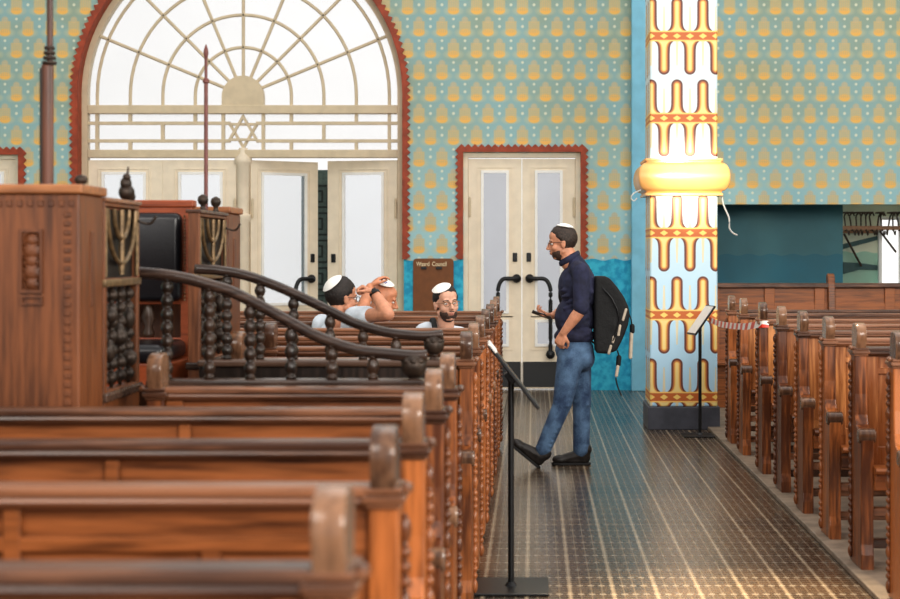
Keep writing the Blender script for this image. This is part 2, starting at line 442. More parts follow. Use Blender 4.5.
# ---- fan window
YW = 19.42
win = thing('window_1', 'huge arched fanlight window with cream sunburst glazing bars', 'window', (X0, YW, 2.75)); win['kind'] = 'structure'
f = MB().poly([arch(1.85, 0, 60)+arch(1.765, 0, 60)[::-1]], .12, 'XZ', YW)
zb = 2.72
pz = lambda y: H+(VY-y)*YW/F
wpx = lambda x: (x-VX)*YW/F
XL, XR = X0-1.765, X0+1.765
f.box(XL, XR, YW-.06, YW+.06, pz(114), pz(105.5), .008)
f.box(XL, XR, YW-.06, YW+.06, pz(158), pz(150), .008)
f.build('window_frame', M['cream_mull'], win)
mu = MB()
CZ = pz(95.5); mr = .019
for rp in (48, 80.5, 113, 146):
    r = rp*YW/F; n = 36
    pts = [(X0-r, YW, pz(107))]+[(X0-r*math.cos(PI*k/n), YW, CZ+r*math.sin(PI*k/n)) for k in range(n+1)]+[(X0+r, YW, pz(107))]
    mu.tube(pts, mr, 6, 1, V(0, 1, 0))
for k in range(1, 8):
    a = PI*k/8; c, s_ = math.cos(a), math.sin(a)
    mu.tube([(X0+c*.2, YW, CZ+s_*.2), (X0+c*1.78, YW, CZ+s_*1.78)], mr, 6, 1, V(0, 1, 0))
mu.build('sunburst_muntin', M['cream_mull'], win)
lt = MB()
def hbar(x0, x1, y): lt.box(x0, x1, YW-.03, YW+.03, pz(y)-.018, pz(y)+.018)
def vbar(x, y0, y1): lt.box(x-.018, x+.018, YW-.029, YW+.029, pz(y1), pz(y0))
dx = lambda p: p*YW/F
for s_ in (-1, 1):
    a, b = X0+s_*dx(19.5), X0+s_*dx(155); lo, hi = min(a, b), max(a, b)
    hbar(lo, hi, 123.3); hbar(lo, hi, 141)
    vbar(X0+s_*dx(20), 113, 151); vbar(X0+s_*dx(146), 113, 151)
    for p in (48, 113): vbar(X0+s_*dx(p), 113, 123); vbar(X0+s_*dx(p), 141, 151)
    vbar(X0+s_*dx(80.5), 123, 141)
    for y in (123.3, 141): hbar(min(X0+s_*dx(19), X0+s_*dx(13)), max(X0+s_*dx(19), X0+s_*dx(13)), y)
lt.build('lattice_bars', M['cream_mull'], win)
st = MB(); R = dx(18)
for up in (1, -1):
    tri = [(X0+R*math.sin(2*PI*k/3)*1.0, pz(132)+up*R*math.cos(2*PI*k/3)) for k in range(3)]
    inn = [(X0+(a-X0)*.72, pz(132)+(b-pz(132))*.72) for a, b in tri]
    st.poly([tri, inn], .05, 'XZ', YW-.01*up)
st.build('star_emblem', M['cream_mull'], win)
hb = MB().poly([[(X0-dx(21), pz(107))]+[(X0-dx(21)*math.cos(PI*k/20), pz(97)+dx(21)*math.sin(PI*k/20)) for k in range(21)]+[(X0+dx(21), pz(107))]], .1, 'XZ', YW)
hb.build('hub_panel', M['cream_mull'], win)
MB().poly([arch(1.775, pz(151), 50)], .008, 'XZ', YW+.03).build('window_pane', M['glass_fan'], win)
cm = MB().lathe([(.075, 0), (.075, 1.9), (.095, 1.93), (.095, 1.98), (.07, 2.0), (.08, 2.55), (.1, 2.58), (.1, 2.63), (.06, 2.68), (.05, 2.75)], (X0, YW-.01, 0), 'z', 16)
struct(cm.build('trim_6', M['cream'], smooth='auto'), 'turned cream post between the two pairs of doors under the arched window', 'post')

# ---- door leaves (hinge at local origin, leaf extends along +x*s)
def leaf(n, label, hinge, s, wd, ht, rot, gx0, gx1, gz0, gz1, glass, low=None, kick=0., lock=True, pull=None, th=.05):
    root = thing('door_%d' % n, label, 'door', hinge); root['kind'] = 'structure'; root.rotation_euler.z = rot
    loops = [rect(0, wd, 0, ht), rect(gx0, gx1, gz0, gz1)]
    if low: loops.append(rect(gx0, gx1, low[0], low[1]))
    S = (lambda lp: [(s*a, b) for a, b in lp])
    def part(name, mb, m, **k): return mb.build(name, m, root, world=False, **k)
    part('door_panel', MB().poly([S(l) for l in loops], th, 'XZ', 0, .004), M['cream'])
    rim = MB()
    for (z0, z1) in [(gz0, gz1)]+([low] if low else []):
        rim.poly([S(rect(gx0-.005, gx1+.005, z0-.005, z1+.005)), S(rect(gx0+.025, gx1-.025, z0+.025, z1-.025))], .03, 'XZ', -.03)
    part('glazing_bead', rim, M['white_rim'])
    rim = MB()
    for (z0, z1) in [(gz0, gz1)]+([low] if low else []):
        rim.poly([S(rect(gx0-.05, gx1+.05, z0-.045, z1+.045)), S(rect(gx0-.038, gx1+.038, z0-.033, z1+.033))], .012, 'XZ', -.028)
    part('panel_moulding', rim, M['cream'])
    gl = MB()
    for (z0, z1) in [(gz0, gz1)]+([low] if low else []): gl.box(min(s*gx0, s*gx1), max(s*gx0, s*gx1), -.004, .004, z0, z1)
    part('door_pane', gl, glass)
    if kick: part('kick_plate', MB().box(min(s*.01, s*(wd-.01)), max(s*.01, s*(wd-.01)), -.04, -.025, .02, kick, .003), M['kick'])
    if lock: part('lock_plate', MB().box(s*(wd-.075)-.026, s*(wd-.075)+.026, -.045, -.02, 1.44, 1.54, .008).lathe([(.012, 0), (.012, -.03)], (s*(wd-.075), -.02, 1.475), 'y', 8), M['black_metal'])
    hg = MB()
    for z in (.35, 1.95): hg.lathe([(.012, 0), (.014, .01), (.014, .2), (.012, .21), (.004, .225)], (s*.015, -.04, z), 'z', 8)
    part('hinge', hg, M['cream_mull'], smooth='auto')
    if pull:
        x, z1, off, z0 = pull
        pts = spline([(x, -.03, z1), (x, -.09, z1), (x+off*.3, -.1, z1), (x+off*.75, -.1, z1-.01), (x+off*.98, -.1, z1-.1), (x+off, -.1, z1-.25), (x+off, -.1, z0+.1), (x+off, -.1, z0)], 5)
        h = MB().tube(pts, .024, 10); h.ball((x, -.06, z1), .05); h.ball((x+off, -.09, z0), .052)
        h.cap((x+off, -.09, z0), (x+off, -.02, z0), .026); h.cap((x, -.06, z1), (x, -.02, z1), .03)
        part('pull_handle', h, M['black_metal'], smooth=True)
    return root
zt = pz(158.5)
hw = 1.765-.075
LW = hw/2
XA = X0-1.765
leaf(1, 'closed cream glazed door at the outer end under the arched window', (XA, YW, 0), 1, LW, zt-.02, 0, .16, LW-.19, .95, pz(172.5), M['glass_door'], None, .3)
leaf(2, 'closed cream glazed door beside the turned post under the arched window', (XA+2*LW, YW, 0), -1, LW, zt-.02, 0, .16, LW-.19, .95, pz(172.5), M['glass_door'], None, .3)
leaf(3, 'cream glazed door standing ajar next to the turned post', (X0+.075, YW, 0), 1, LW, zt-.02, math.radians(33), .13, LW-.15, .95, pz(172.5), M['glass_door'], None, .3, True, (LW-.1, 1.25, -.22, .55))
leaf(4, 'cream glazed door behind the man with raised arm, slightly ajar', (X0+1.765, YW, 0), -1, LW, zt-.02, -math.radians(14), .16, LW-.19, .95, pz(172.5), M['glass_door'], None, .3)
YD = 19.3
fr = MB().poly([[(DX0-.01, 0), (DX0-.01, DZ), (DX1+.01, DZ), (DX1+.01, 0), (DX1-.055, 0), (DX1-.055, DZ-.06), (DX0+.055, DZ-.06), (DX0+.055, 0)]], .1, 'XZ', YD, .006)
struct(fr.build('trim_7', M['cream']), 'cream frame of the double door beside the blue pilaster', 'door frame')
ld = (DX1-DX0-.11)/2-.004
gz = lambda y: H+(VY-y)*YD/F
leaf(5, 'cream glazed door leaf on the notice board side of the double door', (DX0+.055, YD, .012), 1, ld, DZ-.085, 0, .15, .455, gz(314), gz(172), M['glass_dim'], (gz(347), gz(321)), gz(362.6), True, (ld-.055, gz(279.5), -.21, gz(355)))
leaf(6, 'cream glazed door leaf behind the man with the backpack', (DX1-.055, YD, .012), -1, ld, DZ-.085, 0, .15, .455, gz(314), gz(172), M['glass_dim'], (gz(347), gz(321)), gz(362.6), True, (-(ld-.085), gz(279.5), .235, gz(355)))
struct(MB().poly([[(LX0-.01, 0), (LX0-.01, LZ), (LX1+.01, LZ), (LX1+.01, 0), (LX1-.055, 0), (LX1-.055, LZ-.05), (LX0+.055, LZ-.05), (LX0+.055, 0)]], .1, 'XZ', YD, .006).build('trim_8', M['cream']), 'cream frame of the door at the edge of the photo', 'door frame')
leaf(7, 'cream glazed door at the edge of the photo beyond the carved box', (LX1-.06, YD, .01), -1, .695, LZ-.06, 0, .13, .53, 1.0, gz(173), M['glass_door'])
leaf(8, 'cream glazed door leaf out beyond the edge door', (LX0+.06, YD, .01), 1, .705, LZ-.06, 0, .13, .54, 1.0, gz(173), M['glass_door'])
# key-pattern screen seen through the gap of the ajar doors
sc = thing('vestibule_screen', 'grey green screen with square key pattern seen between the ajar doors', 'screen', (-2.55, 20.45, 0))
MB().box(-2.8, -2.42, 20.45, 20.5, 0, 2.55, .01).build('screen_board', plain('screen_green', (92, 112, 108), .6), sc)
k = MB()
for i in range(7):
    z = .25+i*.33
    for r in (.14, .075): k.poly([rect(-2.61-r, -2.61+r, z-r, z+r), rect(-2.61-r+.022, -2.61+r-.022, z-r+.022, z+r-.022)], .02, 'XZ', 20.44)
k.build('key_pattern', plain('screen_key', (40, 52, 52), .6), sc)

# ---- pillar
YP = 14.9; PX0, PX1 = (650-VX)*YP/F, (717.5-VX)*YP/F
pl = thing('pillar', 'square pillar painted with yellow and brown looped stencils on white', 'pillar', ((PX0+PX1)/2, YP+.3, 0)); pl['kind'] = 'structure'
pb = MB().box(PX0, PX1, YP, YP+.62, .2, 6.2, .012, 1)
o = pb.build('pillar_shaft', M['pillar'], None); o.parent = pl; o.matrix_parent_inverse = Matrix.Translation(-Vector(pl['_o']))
MB().box(PX0-.02, PX1+.02, YP-.02, YP+.64, 0, .205, .008).build('plinth_base', M['stone'], pl)
c = MB(); prof = []
zr = lambda y: H+(VY-y)*14.75/F
zt_, zb_ = zr(157.5), zr(195); zm = (zt_+zb_)/2; hh = (zt_-zb_)/2
pr = [(.0, zb_), (.045, zb_), (.045, zb_+.02), (.03, zb_+.025)]
for k in range(0, 13):
    a = -PI/2+PI*k/12; pr.append((.04+.065*math.cos(a), zm+(hh-.04)*math.sin(a)))
pr += [(.03, zt_-.035), (.03, zt_-.025), (.045, zt_-.02), (.045, zt_), (0, zt_)]
rings = []
for off, z in pr:
    x0, x1, y0, y1 = PX0-off, PX1+off, YP-off, YP+.62+off; r = .004+off*.12
    rg = []
    for (cx, cy, a0) in ((x1-r, y0+r, -PI/2), (x1-r, y1-r, 0), (x0+r, y1-r, PI/2), (x0+r, y0+r, PI)):
        for q in range(4):
            a = a0+PI/2*q/3; rg.append(c.bm.verts.new((cx+r*math.cos(a), cy+r*math.sin(a), z)))
    rings.append(rg)
for a, b in zip(rings, rings[1:]):
    n = len(a)
    for q in range(n): c.bm.faces.new((a[q], a[(q+1) % n], b[(q+1) % n], b[q]))
c.build('collar', M['collar'], pl, smooth='auto')
cb = MB().tube(spline([P(722, 197, 14.95), P(724, 206, 14.9), P(729, 218, 14.85), P(729.5, 228, 14.85), P(733, 233, 14.85), P(737, 235, 14.8)], 6), .008, 6)
tag(cb.build('cable', M['cable'], smooth=True), 'loose white cable hanging from the pillar collar', 'cable')
ck = MB().tube(spline([P(641, 190, 14.85), P(636, 192, 14.85), P(633, 194, 14.8), P(631, 198, 14.8), P(634, 201, 14.8), P(637, 198, 14.8)], 6), .006, 6)
tag(ck.build('wire_hook', M['cable'], smooth=True), 'small wire loop sticking out under the pillar collar', 'hook')

# ------------------------------------------------------------------ pews
def bead_profile(z0, z1):
    pr = [(.004, z0)]; z = z0; i = 0
    while z < z1-.02:
        L, r = ((.062, .0145) if i % 4 == 0 else (.03, .0135))
        L = min(L, z1-z)
        for q in range(0, 6): pr.append((.005+(r-.005)*math.sin(PI*q/5), z+L*q/5))
        z += L; i += 1
    return pr+[(.004, z)]
def make_pew(s, L, label, group, arm2=True):
    root = thing('wooden_pew', label, 'pew', (0, 0, 0), group)
    def part(name, mb, m, **k): return mb.build(name, m, root, world=False, **k)
    prof = [(.085, .03), (.075, .3), (.07, .6), (.075, 1.06), (-.03, 1.06), (-.032, .86), (-.040, .76), (-.062, .715), (-.10, .70), (-.15, .695), (-.185, .68), (-.2, .65), (-.2, .60), (-.19, .5), (-.187, .15), (-.2, .1), (-.2, .03)]
    top = [(-.03, 1.05), (-.035, 1.075), (-.046, 1.10), (-.056, 1.125), (-.059, 1.15), (-.054, 1.172), (-.042, 1.188), (-.02, 1.2), (.02, 1.207), (.05, 1.203), (.072, 1.19), (.082, 1.165), (.078, 1.05)]
    for e in (0, 1):
        x = s*L*e
        ep = part('end_panel', MB().poly([prof], .062, 'YZ', x, .006), M['pew_z'])
        def sub(name, mb, m, **k): return mb.build(name, m, ep, world=False, **k)
        sub('scroll_top', MB().poly([top], .050, 'YZ', x, .005), M['pew_top'], smooth='auto')
        sub('arm_scroll', MB().lathe([(.0, -.042), (.03, -.042), (.036, -.035), (.036, .035), (.03, .042), (0, .042)], (x, -.17, .67), 'x', 16), M['pew_top'], smooth='auto')
        cm_ = MB()
        for (z0, z1, g) in ((1.046, 1.056, .036), (1.056, 1.074, .043), (1.074, 1.088, .038)):
            cm_.box(x-g, x+g, g*-1-.004, .052+g, z0, z1, .004, 1)
        a = x-s*.046 if e == 0 else x+s*.046
        cm_.lathe([(0, -.016), (.010, -.013), (.013, 0), (.010, .013), (0, .016)], (a, -.015, 1.086), 'y', 10)
        sub('cap_moulding', cm_, M['pew_rail'], smooth='auto')
        bx_ = x-s*.036 if e == 0 else x+s*.036
        sub('beaded_moulding', MB().lathe(bead_profile(.05, 1.04), (bx_, .045, 0), 'z', 10), M['bead'], smooth=True)
    a, b = sorted((s*.03, s*(L-.03)))
    # moulded top rail
    rp = [(.045, 1.045), (.05, 1.055), (.05, 1.066), (.044, 1.068), (.05, 1.078), (.044, 1.09), (-.03, 1.09), (-.04, 1.083), (-.04, 1.072), (-.030, 1.068), (-.034, 1.058), (-.028, 1.052), (-.020, 1.045)]
    part('top_rail', MB().poly([rp], b-a, 'YZ', (a+b)/2), M['pew_rail'])
    bk = MB().box(a, b, .008, .03, .40, 1.046)
    bk.box(a, b, -.008, .01, .955, .985, .004, 1); bk.box(a, b, -.008, .01, .50, .60, .004, 1)
    n = max(1, round(L/.72)); 
    for k in range(n+1):
        x = s*(.06+(L-.12)*k/n); hw_ = .03 if 0 < k < n else .05
        bk.box(x-hw_*.6, x+hw_*.6, -.010, .01, .56, 1.046, .004, 1)
        if k < n:
            xm = x+s*(L-.12)/n*.42; bk.box(xm-.02, xm+.02, -.006, .01, .57, .96, .004, 1)
    part('back_panel', bk, M['pew_x'] if s < 0 else M['pew_pale'])
    stp = [(.0, .485), (-.235, .49), (-.255, .498), (-.26, .51), (-.25, .522), (-.18, .525), (0, .51)]
    part('seat', MB().poly([stp], b-a, 'YZ', (a+b)/2), M['pew_x'])
    part('seat_apron', MB().box(a, b, -.21, -.19, .41, .49, .004, 1), M['pew_x'])
    for (y, z) in ((-.13, .30), (-.09, .14)):
        part('stretcher', MB().box(a, b, y-.02, y+.02, z-.022, z+.022, .004, 1), M['pew_rail'])
    return root
XLP, XRP = -.297, 1.60
def place(proto, x, y, label, group, first):
    o = proto if first else copy_tree(proto)
    o.location = (x, y, 0); o['label'] = label; o['group'] = group
    if '_o' in o: del o['_o']
    return o
GL = 'carved wooden pews on the bimah side of the aisle'; GR = 'carved wooden pews on the pillar side of the aisle'
front = [(2.5, 'blurred wooden pew with cut-off rail along the bottom edge of the photo'),
         (3.38, 'wooden pew one row behind the cut-off pew at the bottom edge of the photo'),
         (4.18, 'wooden pew two rows in front of the short pew below the stair railing'),
         (5.05, 'long wooden pew whose rail runs under the foot of the carved box')]
pL = make_pew(-1, 4.2, '', GL)
for i, (y, lb) in enumerate(front): place(pL, XLP, y, lb, GL, i == 0)
pS = make_pew(-1, 1.0, '', GL)
short = [(5.85, 'short wooden pew just in front of the curved stair railing with tombstone-shaped far end'),
         (7.455, 'short wooden pew just behind the rear curved stair railing'),
         (8.37, 'short wooden pew two rows behind the rear stair railing')]
for i, (y, lb) in enumerate(short): place(pS, XLP, y, lb, GL, i == 0)
pM = make_pew(-1, 5.2, '', GL)
mid = [(9.39, 'long wooden pew two rows in front of the young man in white kippah'),
       (10.41, 'wooden pew whose rail crosses the chest of the young man facing the camera'),
       (11.43, 'wooden pew the young bearded man and the man with raised arm sit on'),
       (12.45, 'wooden pew the bald man with hand on his kippah sits on'),
       (13.47, 'last long wooden pew on the bimah side, nearest the notice board')]
for i, (y, lb) in enumerate(mid): place(pM, XLP, y, lb, GL, i == 0)
pR = make_pew(1, 4.2, '', GR)
right = [(13.75, 'last wooden pew beside the pillar, behind the one next to the slim stand'),
         (12.97, 'wooden pew one row behind the pew the striped tape is tied to'),
         (11.88, 'wooden pew whose end post the red and white tape is tied to'),
         (10.98, 'wooden pew one row in front of the pew tied with striped tape'),
         (10.11, 'wooden pew two rows in front of the pew tied with striped tape'),
         (9.22, 'wooden pew three rows in front of the pew tied with striped tape'),
         (8.35, 'wooden pew one row behind the pew end cut off by the photo edge'),
         (7.45, 'wooden pew end cut off by the photo edge on the pillar side')]
for i, (y, lb) in enumerate(right): place(pR, XRP, y, lb, GR, i == 0)

# back bench along the recess
bn = thing('panelled_bench', 'high dark panelled bench back standing below the teal recess', 'bench', (3.5, 17, 0))
MB().box(1.75, 2.93, 16.98, 17.02, .03, 1.2).box(3.0, 6.5, 16.98, 17.02, .03, 1.2).build('bench_panel', M['bench'], bn)
MB().box(1.72, 6.5, 16.93, 17.05, 1.2, 1.25, .012).build('top_rail', M['pew_rail'], bn)
b_ = MB()
for x in (1.8, 2.35, 2.85, 3.55, 4.2, 4.9): b_.box(x-.05, x+.05, 16.955, 16.985, .1, 1.2, .004)
b_.box(1.75, 6.5, 16.962, 16.985, .98, 1.05, .004).build('stile', M['bench'], bn)
MB().poly([[(16.8, .03), (16.8, .6), (16.9, .9), (16.93, 1.25), (16.95, 1.32), (17.0, 1.345), (17.06, 1.32), (17.08, .03)]], .07, 'YZ', 2.965, .008).build('bench_end', M['bench'], bn)
MB().box(1.75, 6.5, 16.6, 16.97, .45, .49, .01).build('seat', M['bench'], bn)
MB().box(1.75, 6.5, 16.72, 16.78, .03, .45, .005).build('seat_support', M['bench'], bn)

# ------------------------------------------------------------------ bimah
BX = -1.42; BZ = .68
bp = thing('bimah_platform', 'raised dark wooden platform behind the carved box', 'platform', (-2.9, 6.8, 0))
MB().box(-4.3, BX-.02, 5.63, 7.87, .03, BZ, .01).build('platform_base', M['dark_wood'], bp)
MB().box(-4.33, BX+.01, 5.61, 7.89, BZ, BZ+.03, .01).build('platform_floor', M['bimah_floor'], bp)
stp = MB()
for k in range(4):
    stp.box(BX+.02+k*.235, BX+.02+(k+1)*.235+.02, 6.25, 7.08, .03, .60-.15*k, .008)
tag(stp.build('bimah_steps', M['dark_wood']), 'dark wooden steps between the two curved railings', 'steps')
def carved_box(label, y0, y1, mir):
    r = thing('carved_box', label, 'cabinet', (-2.0, (y0+y1)/2, 0), 'carved wooden boxes of the bimah')
    x0, x1 = -2.62, BX
    MB().box(x0, x1, y0, y1, .03, 1.735, .006).build('cabinet_body', M['box'], r)
    MB().box(x0-.02, x1+.012, y0-.012, y1+.012, 1.735, 1.765, .006).build('cabinet_top', M['box_cap'], r)
    cv = MB()
    yf = y0 if mir else y0
    px = lambda x: (x-VX)*5.31/F
    z_ = lambda y: H+(VY-y)*5.31/F
    cx = px(32)
    cv.poly([rect(px(20), px(43), z_(293), z_(229)), rect(px(20)+.008, px(43)-.008, z_(293)+.01, z_(229)-.01)], .012, 'XZ', y0-.004)
    cv.poly([rect(px(21), px(43), z_(305), z_(296)), rect(px(21)+.006, px(43)-.006, z_(305)+.006, z_(296)-.006)], .01, 'XZ', y0-.004)
    for i, (dz, rr) in enumerate(((.03, .022), (.065, .028), (.1, .022), (.132, .028), (.165, .02))):
        cv.lathe([(.0, -.008), (rr*.5, -.006), (rr, 0)], (cx, y0, z_(293)+dz), 'y', 10)
        cv.lathe([(rr+.008, 0), (rr+.004, -.006), (rr, 0)], (cx, y0, z_(293)+dz), 'y', 12)
    cv.build('carved_relief', M['carve'], r); cv = MB()
    for i in range(30):                                     # notched border at the corner and under the top
        z = .85+i*.028
        cv.box(x1-.048, x1-.026, y0-.005, y0+.004, z, z+.016, .002, 1)
    for i in range(36):
        x = x0+.03+i*.0325
        cv.box(x, x+.018, y0-.005, y0+.004, 1.695, 1.715, .002, 1)
    cv.build('notched_border', M['carve'], r)
    MB().box(x1-.003, x1+.004, y0+.13, y0+.17, 1.38, 1.62, .002, 1).build('carved_strip', M['carve'], r)
    return r
carved_box('tall carved wooden box filling the edge of the photo beside the bimah', 5.31, 5.60, 1)
carved_box('second tall wooden box behind the black leather chair, facing the arched window', 7.90, 8.22, 0)
def menorah_panel(label, y0, y1, fin):
    r = thing('menorah_panel', label, 'railing panel', (BX-.025, (y0+y1)/2, .7), 'menorah panels flanking the bimah stairs')
    ym = (y0+y1)/2; w_ = (y1-y0)/2; X = BX
    fr_ = MB().poly([[(y0, .71), (y1, .71), (y1, 1.72), (y0, 1.72)], [(y0+.035, 1.09), (y1-.035, 1.09), (y1-.035, 1.435), (y0+.035, 1.435)], [(y0+.02, 1.465), (y1-.02, 1.465), (y1-.02, 1.705), (y0+.02, 1.705)]], .05, 'YZ', X-.025, .004)
    fr_.build('panel_frame', M['box'], r)
    MB().box(X-.04, X-.022, y0+.01, y1-.01, 1.46, 1.70).build('backing_board', M['panel_dark'], r)
    mb = MB(); rr = .0085; z1 = 1.70
    mb.tube([(X-.004, ym, 1.475), (X-.004, ym, z1)], rr*1.2, 8, 1, V(1, 0, 0))
    for q, (hw_, zb2) in enumerate(((w_*.42, 1.60), (w_*.80, 1.515))):
        pts = [(X-.004, ym-hw_*math.cos(PI*k/16), zb2+(z1-zb2)*(1-math.sin(PI*k/16))) for k in range(17)]
        mb.tube(pts, rr, 8, 1, V(1, 0, 0))
    for y in (y0+.026, y1-.026): mb.tube([(X-.004, y, 1.47), (X-.004, y, 1.70)], .007, 6, 1, V(1, 0, 0))
    mb.box(X-.03, X+.006, y0-.005, y1+.005, 1.437, 1.462, .004)
    mb.build('menorah', M['bronze'], r, smooth='auto')
    sp = MB(); n = 4
    for k in range(n):
        y = y0+.07+(y1-y0-.14)*k/(n-1)
        pr_ = [(.006, 1.09)]
        for j in range(7):
            for q in range(5): pr_.append((.008+.016*math.sin(PI*q/4), 1.10+j*.047+.047*q/4))
        sp.lathe(pr_+[(.006, 1.435)], (X-.025, y, 0), 'z', 10)
    for k in range(3):
        y = y0+.11+(y1-y0-.22)*k/2
        sp.ball((X-.012, y, 1.34-.08*k), .03, n=10); sp.ball((X-.012, y, 1.22+.05*k), (.02, .03, .04), n=10)
    sp.build('spindle_grille', M['iron'], r, smooth=True)
    MB().box(X-.06, X+.012, y0-.01, y1+.01, 1.055, 1.085, .006).build('sill', M['dark_rail'], r)
    MB().box(X-.06, X+.008, y0-.006, y1+.006, 1.72, 1.735, .004).build('top_strip', M['pew_rail'], r)
    for (y, kind) in fin:
        fb = MB()
        if kind == 'lion':
            fb.ball((X-.025, y, 1.765), (.028, .035, .03)); fb.ball((X-.025, y-.01, 1.795), (.02, .024, .026)); fb.ball((X-.02, y-.02, 1.818), .014)
            fb.cap((X-.025, y+.005, 1.80), (X-.022, y+.012, 1.855), .008, .003); fb.ball((X-.02, y+.02, 1.75), .022)
        else:
            fb.lathe([(.018, 1.735), (.012, 1.745), (.010, 1.758), (.02, 1.768), (.024, 1.782), (.02, 1.796), (.006, 1.806)], (X-.025, y, 0), 'z', 12)
        fb.build('finial', M['iron'], r, smooth=True)
    hk = MB().tube(spline([(X, y1-.03, 1.665), (X+.03, y1-.02, 1.655), (X+.05, y1-.02, 1.66), (X+.065, y1-.02, 1.685)], 4), .005, 6)
    hk.build('hook', M['iron'], r, smooth=True)
    return r
menorah_panel('menorah grille panel between the carved box and the front stair railing', 5.62, 6.12, [(6.03, 'lion')])
menorah_panel('menorah grille panel at the top of the rear stair railing with two knobs', 7.22, 7.86, [(7.42, 'k'), (7.72, 'k')])
kb = MB().lathe([(.014, 1.765), (.010, 1.770), (.018, 1.776), (.022, 1.786), (.018, 1.796), (.006, 1.802)], (BX-.04, 5.48, 0), 'z', 14)
tag(kb.build('brass_knob', M['iron'], smooth=True), 'round dark knob on the corner of the carved box', 'knob')
def stair_railing(label, d, rail, bal, ball, br, zl, yoff):
    r = thing('stair_railing', label, 'railing', (-.9, d, 0), 'curved railings of the bimah stairs')
    xe = P(ball[0], 0, d).x+.03
    MB().box(BX+.02, xe, d-.03, d+.03, .03, zl-.03, .004).build('parapet_board', M['dark_wood'], r)
    MB().box(BX+.015, xe+.01, d-.05, d+.05, zl-.03, zl, .01).build('parapet_ledge', M['dark_rail'], r)
    pts = spline([P(x, y, d) for x, y in rail], 4)
    MB().tube(pts, .021, 12, 1.0).build('handrail', M['dark_rail'], r, smooth=True)
    def rail_z(x):
        for a, b in zip(pts, pts[1:]):
            if a.x <= x <= b.x: return a.z+(b.z-a.z)*(x-a.x)/(b.x-a.x)
        return pts[-1].z
    for px in bal:
        x = P(px, 0, d).x; z1 = rail_z(x)-.012; z0 = zl
        pr_ = [(.018, z0), (.018, z0+.012)]; n = max(1, round((z1-z0-.02)/.05)); L = (z1-z0-.02)/n
        for j in range(n):
            for q in range(6): pr_.append((.0125+.0105*math.sin(PI*q/5), z0+.012+j*L+L*q/5))
        MB().lathe(pr_+[(.016, z1-.008), (.016, z1)], (x, d, 0), 'z', 12).build('baluster', M['dark_wood'], r, smooth=True)
    c_ = P(ball[0], ball[1], d)
    bb = MB().ball(c_, br, n=20)
    for k in range(8):
        a = 2*PI*k/8; bb.ball(c_+V(math.cos(a)*br*.75, math.sin(a)*br*.75, br*.4), br*.3, n=8)
    bb.build('ball_finial', M['iron'], r, smooth=True)
    MB().lathe([(.022, 0), (.016, .01), (.02, .02), (.02, max(.01, c_.z-br-zl))], (c_.x, d, zl), 'z', 12).build('finial_stem', M['dark_wood'], r, smooth='auto')
    return r
stair_railing('dark curved handrail on bobbin balusters nearer the camera', 6.19,
    [(137, 272.5), (165, 275), (188, 279), (210, 285), (230, 291), (250, 300.5), (270, 311), (290, 322), (310, 333), (330, 341.5), (357, 350), (385, 353.5), (413, 356), (427, 355.5)],
    [167, 209, 250, 291, 332, 373], (414, 366), .046, 1.092, 0)
stair_railing('dark curved handrail on bobbin balusters farther from the camera, before the seated men', 7.13,
    [(195, 269), (215, 270), (240, 274), (260, 280), (280, 287.5), (300, 296.5), (320, 306), (340, 316), (357, 324), (385, 332), (413, 335.5), (428, 336), (443, 334.5)],
    [227, 260, 293.5, 330, 363, 396], (434, 345), .043, 1.105, 0)
# tall poles
d = 5.8; z_ = lambda y: H+(VY-y)*d/F; px = lambda x: (x-VX)*d/F
sp = thing('tall_pole', 'thick brown pole with knotted joint rising behind the carved box', 'pole', (px(46), d, BZ+.03))
MB().lathe([(.021, BZ+.03), (.021, z_(66)), (.015, z_(64))], (px(47.5), d, 0), 'z', 12).build('lower_shaft', M['pole'], sp, smooth='auto')
MB().lathe([(.011, z_(66)), (.011, z_(-90))], (px(50), d, 0), 'z', 12).build('upper_shaft', M['pole'], sp, smooth='auto')
MB().box(px(40.5), px(45.5), d-.015, d+.015, BZ+.04, z_(68), .004).build('side_batten', M['dark_wood'], sp)
kn = MB()
for y, rr in ((48, .018), (53, .02), (58, .022), (63, .025)): kn.lathe([(.005, z_(y)-.008), (rr, z_(y)-.005), (rr, z_(y)+.005), (.005, z_(y)+.008)], (px(49.5), d, 0), 'z', 12)
kn.build('knot', M['iron'], sp, smooth=True)
d = 7.72; z2 = lambda y: H+(VY-y)*d/F
sr = thing('spear_pole', 'thin red brown spear-tipped pole standing in front of the arched window', 'pole', ((206-VX)*d/F, d, 1.0))
x_ = (206-VX)*d/F
MB().lathe([(.009, BZ+.03), (.009, z2(82)), (.007, z2(80)), (.007, z2(58))], (x_, d, 0), 'z', 10).build('shaft', M['spear'], sr, smooth='auto')
MB().lathe([(.007, z2(58)), (.012, z2(53)), (.009, z2(49)), (.001, z2(44))], (x_, d, 0), 'z', 10).build('spear_tip', M['spear'], sr, smooth='auto')
MB().lathe([(.007, z2(84)), (.015, z2(82.5)), (.015, z2(80)), (.007, z2(78))], (x_, d, 0), 'z', 10).build('collar', M['spear'], sr, smooth='auto')
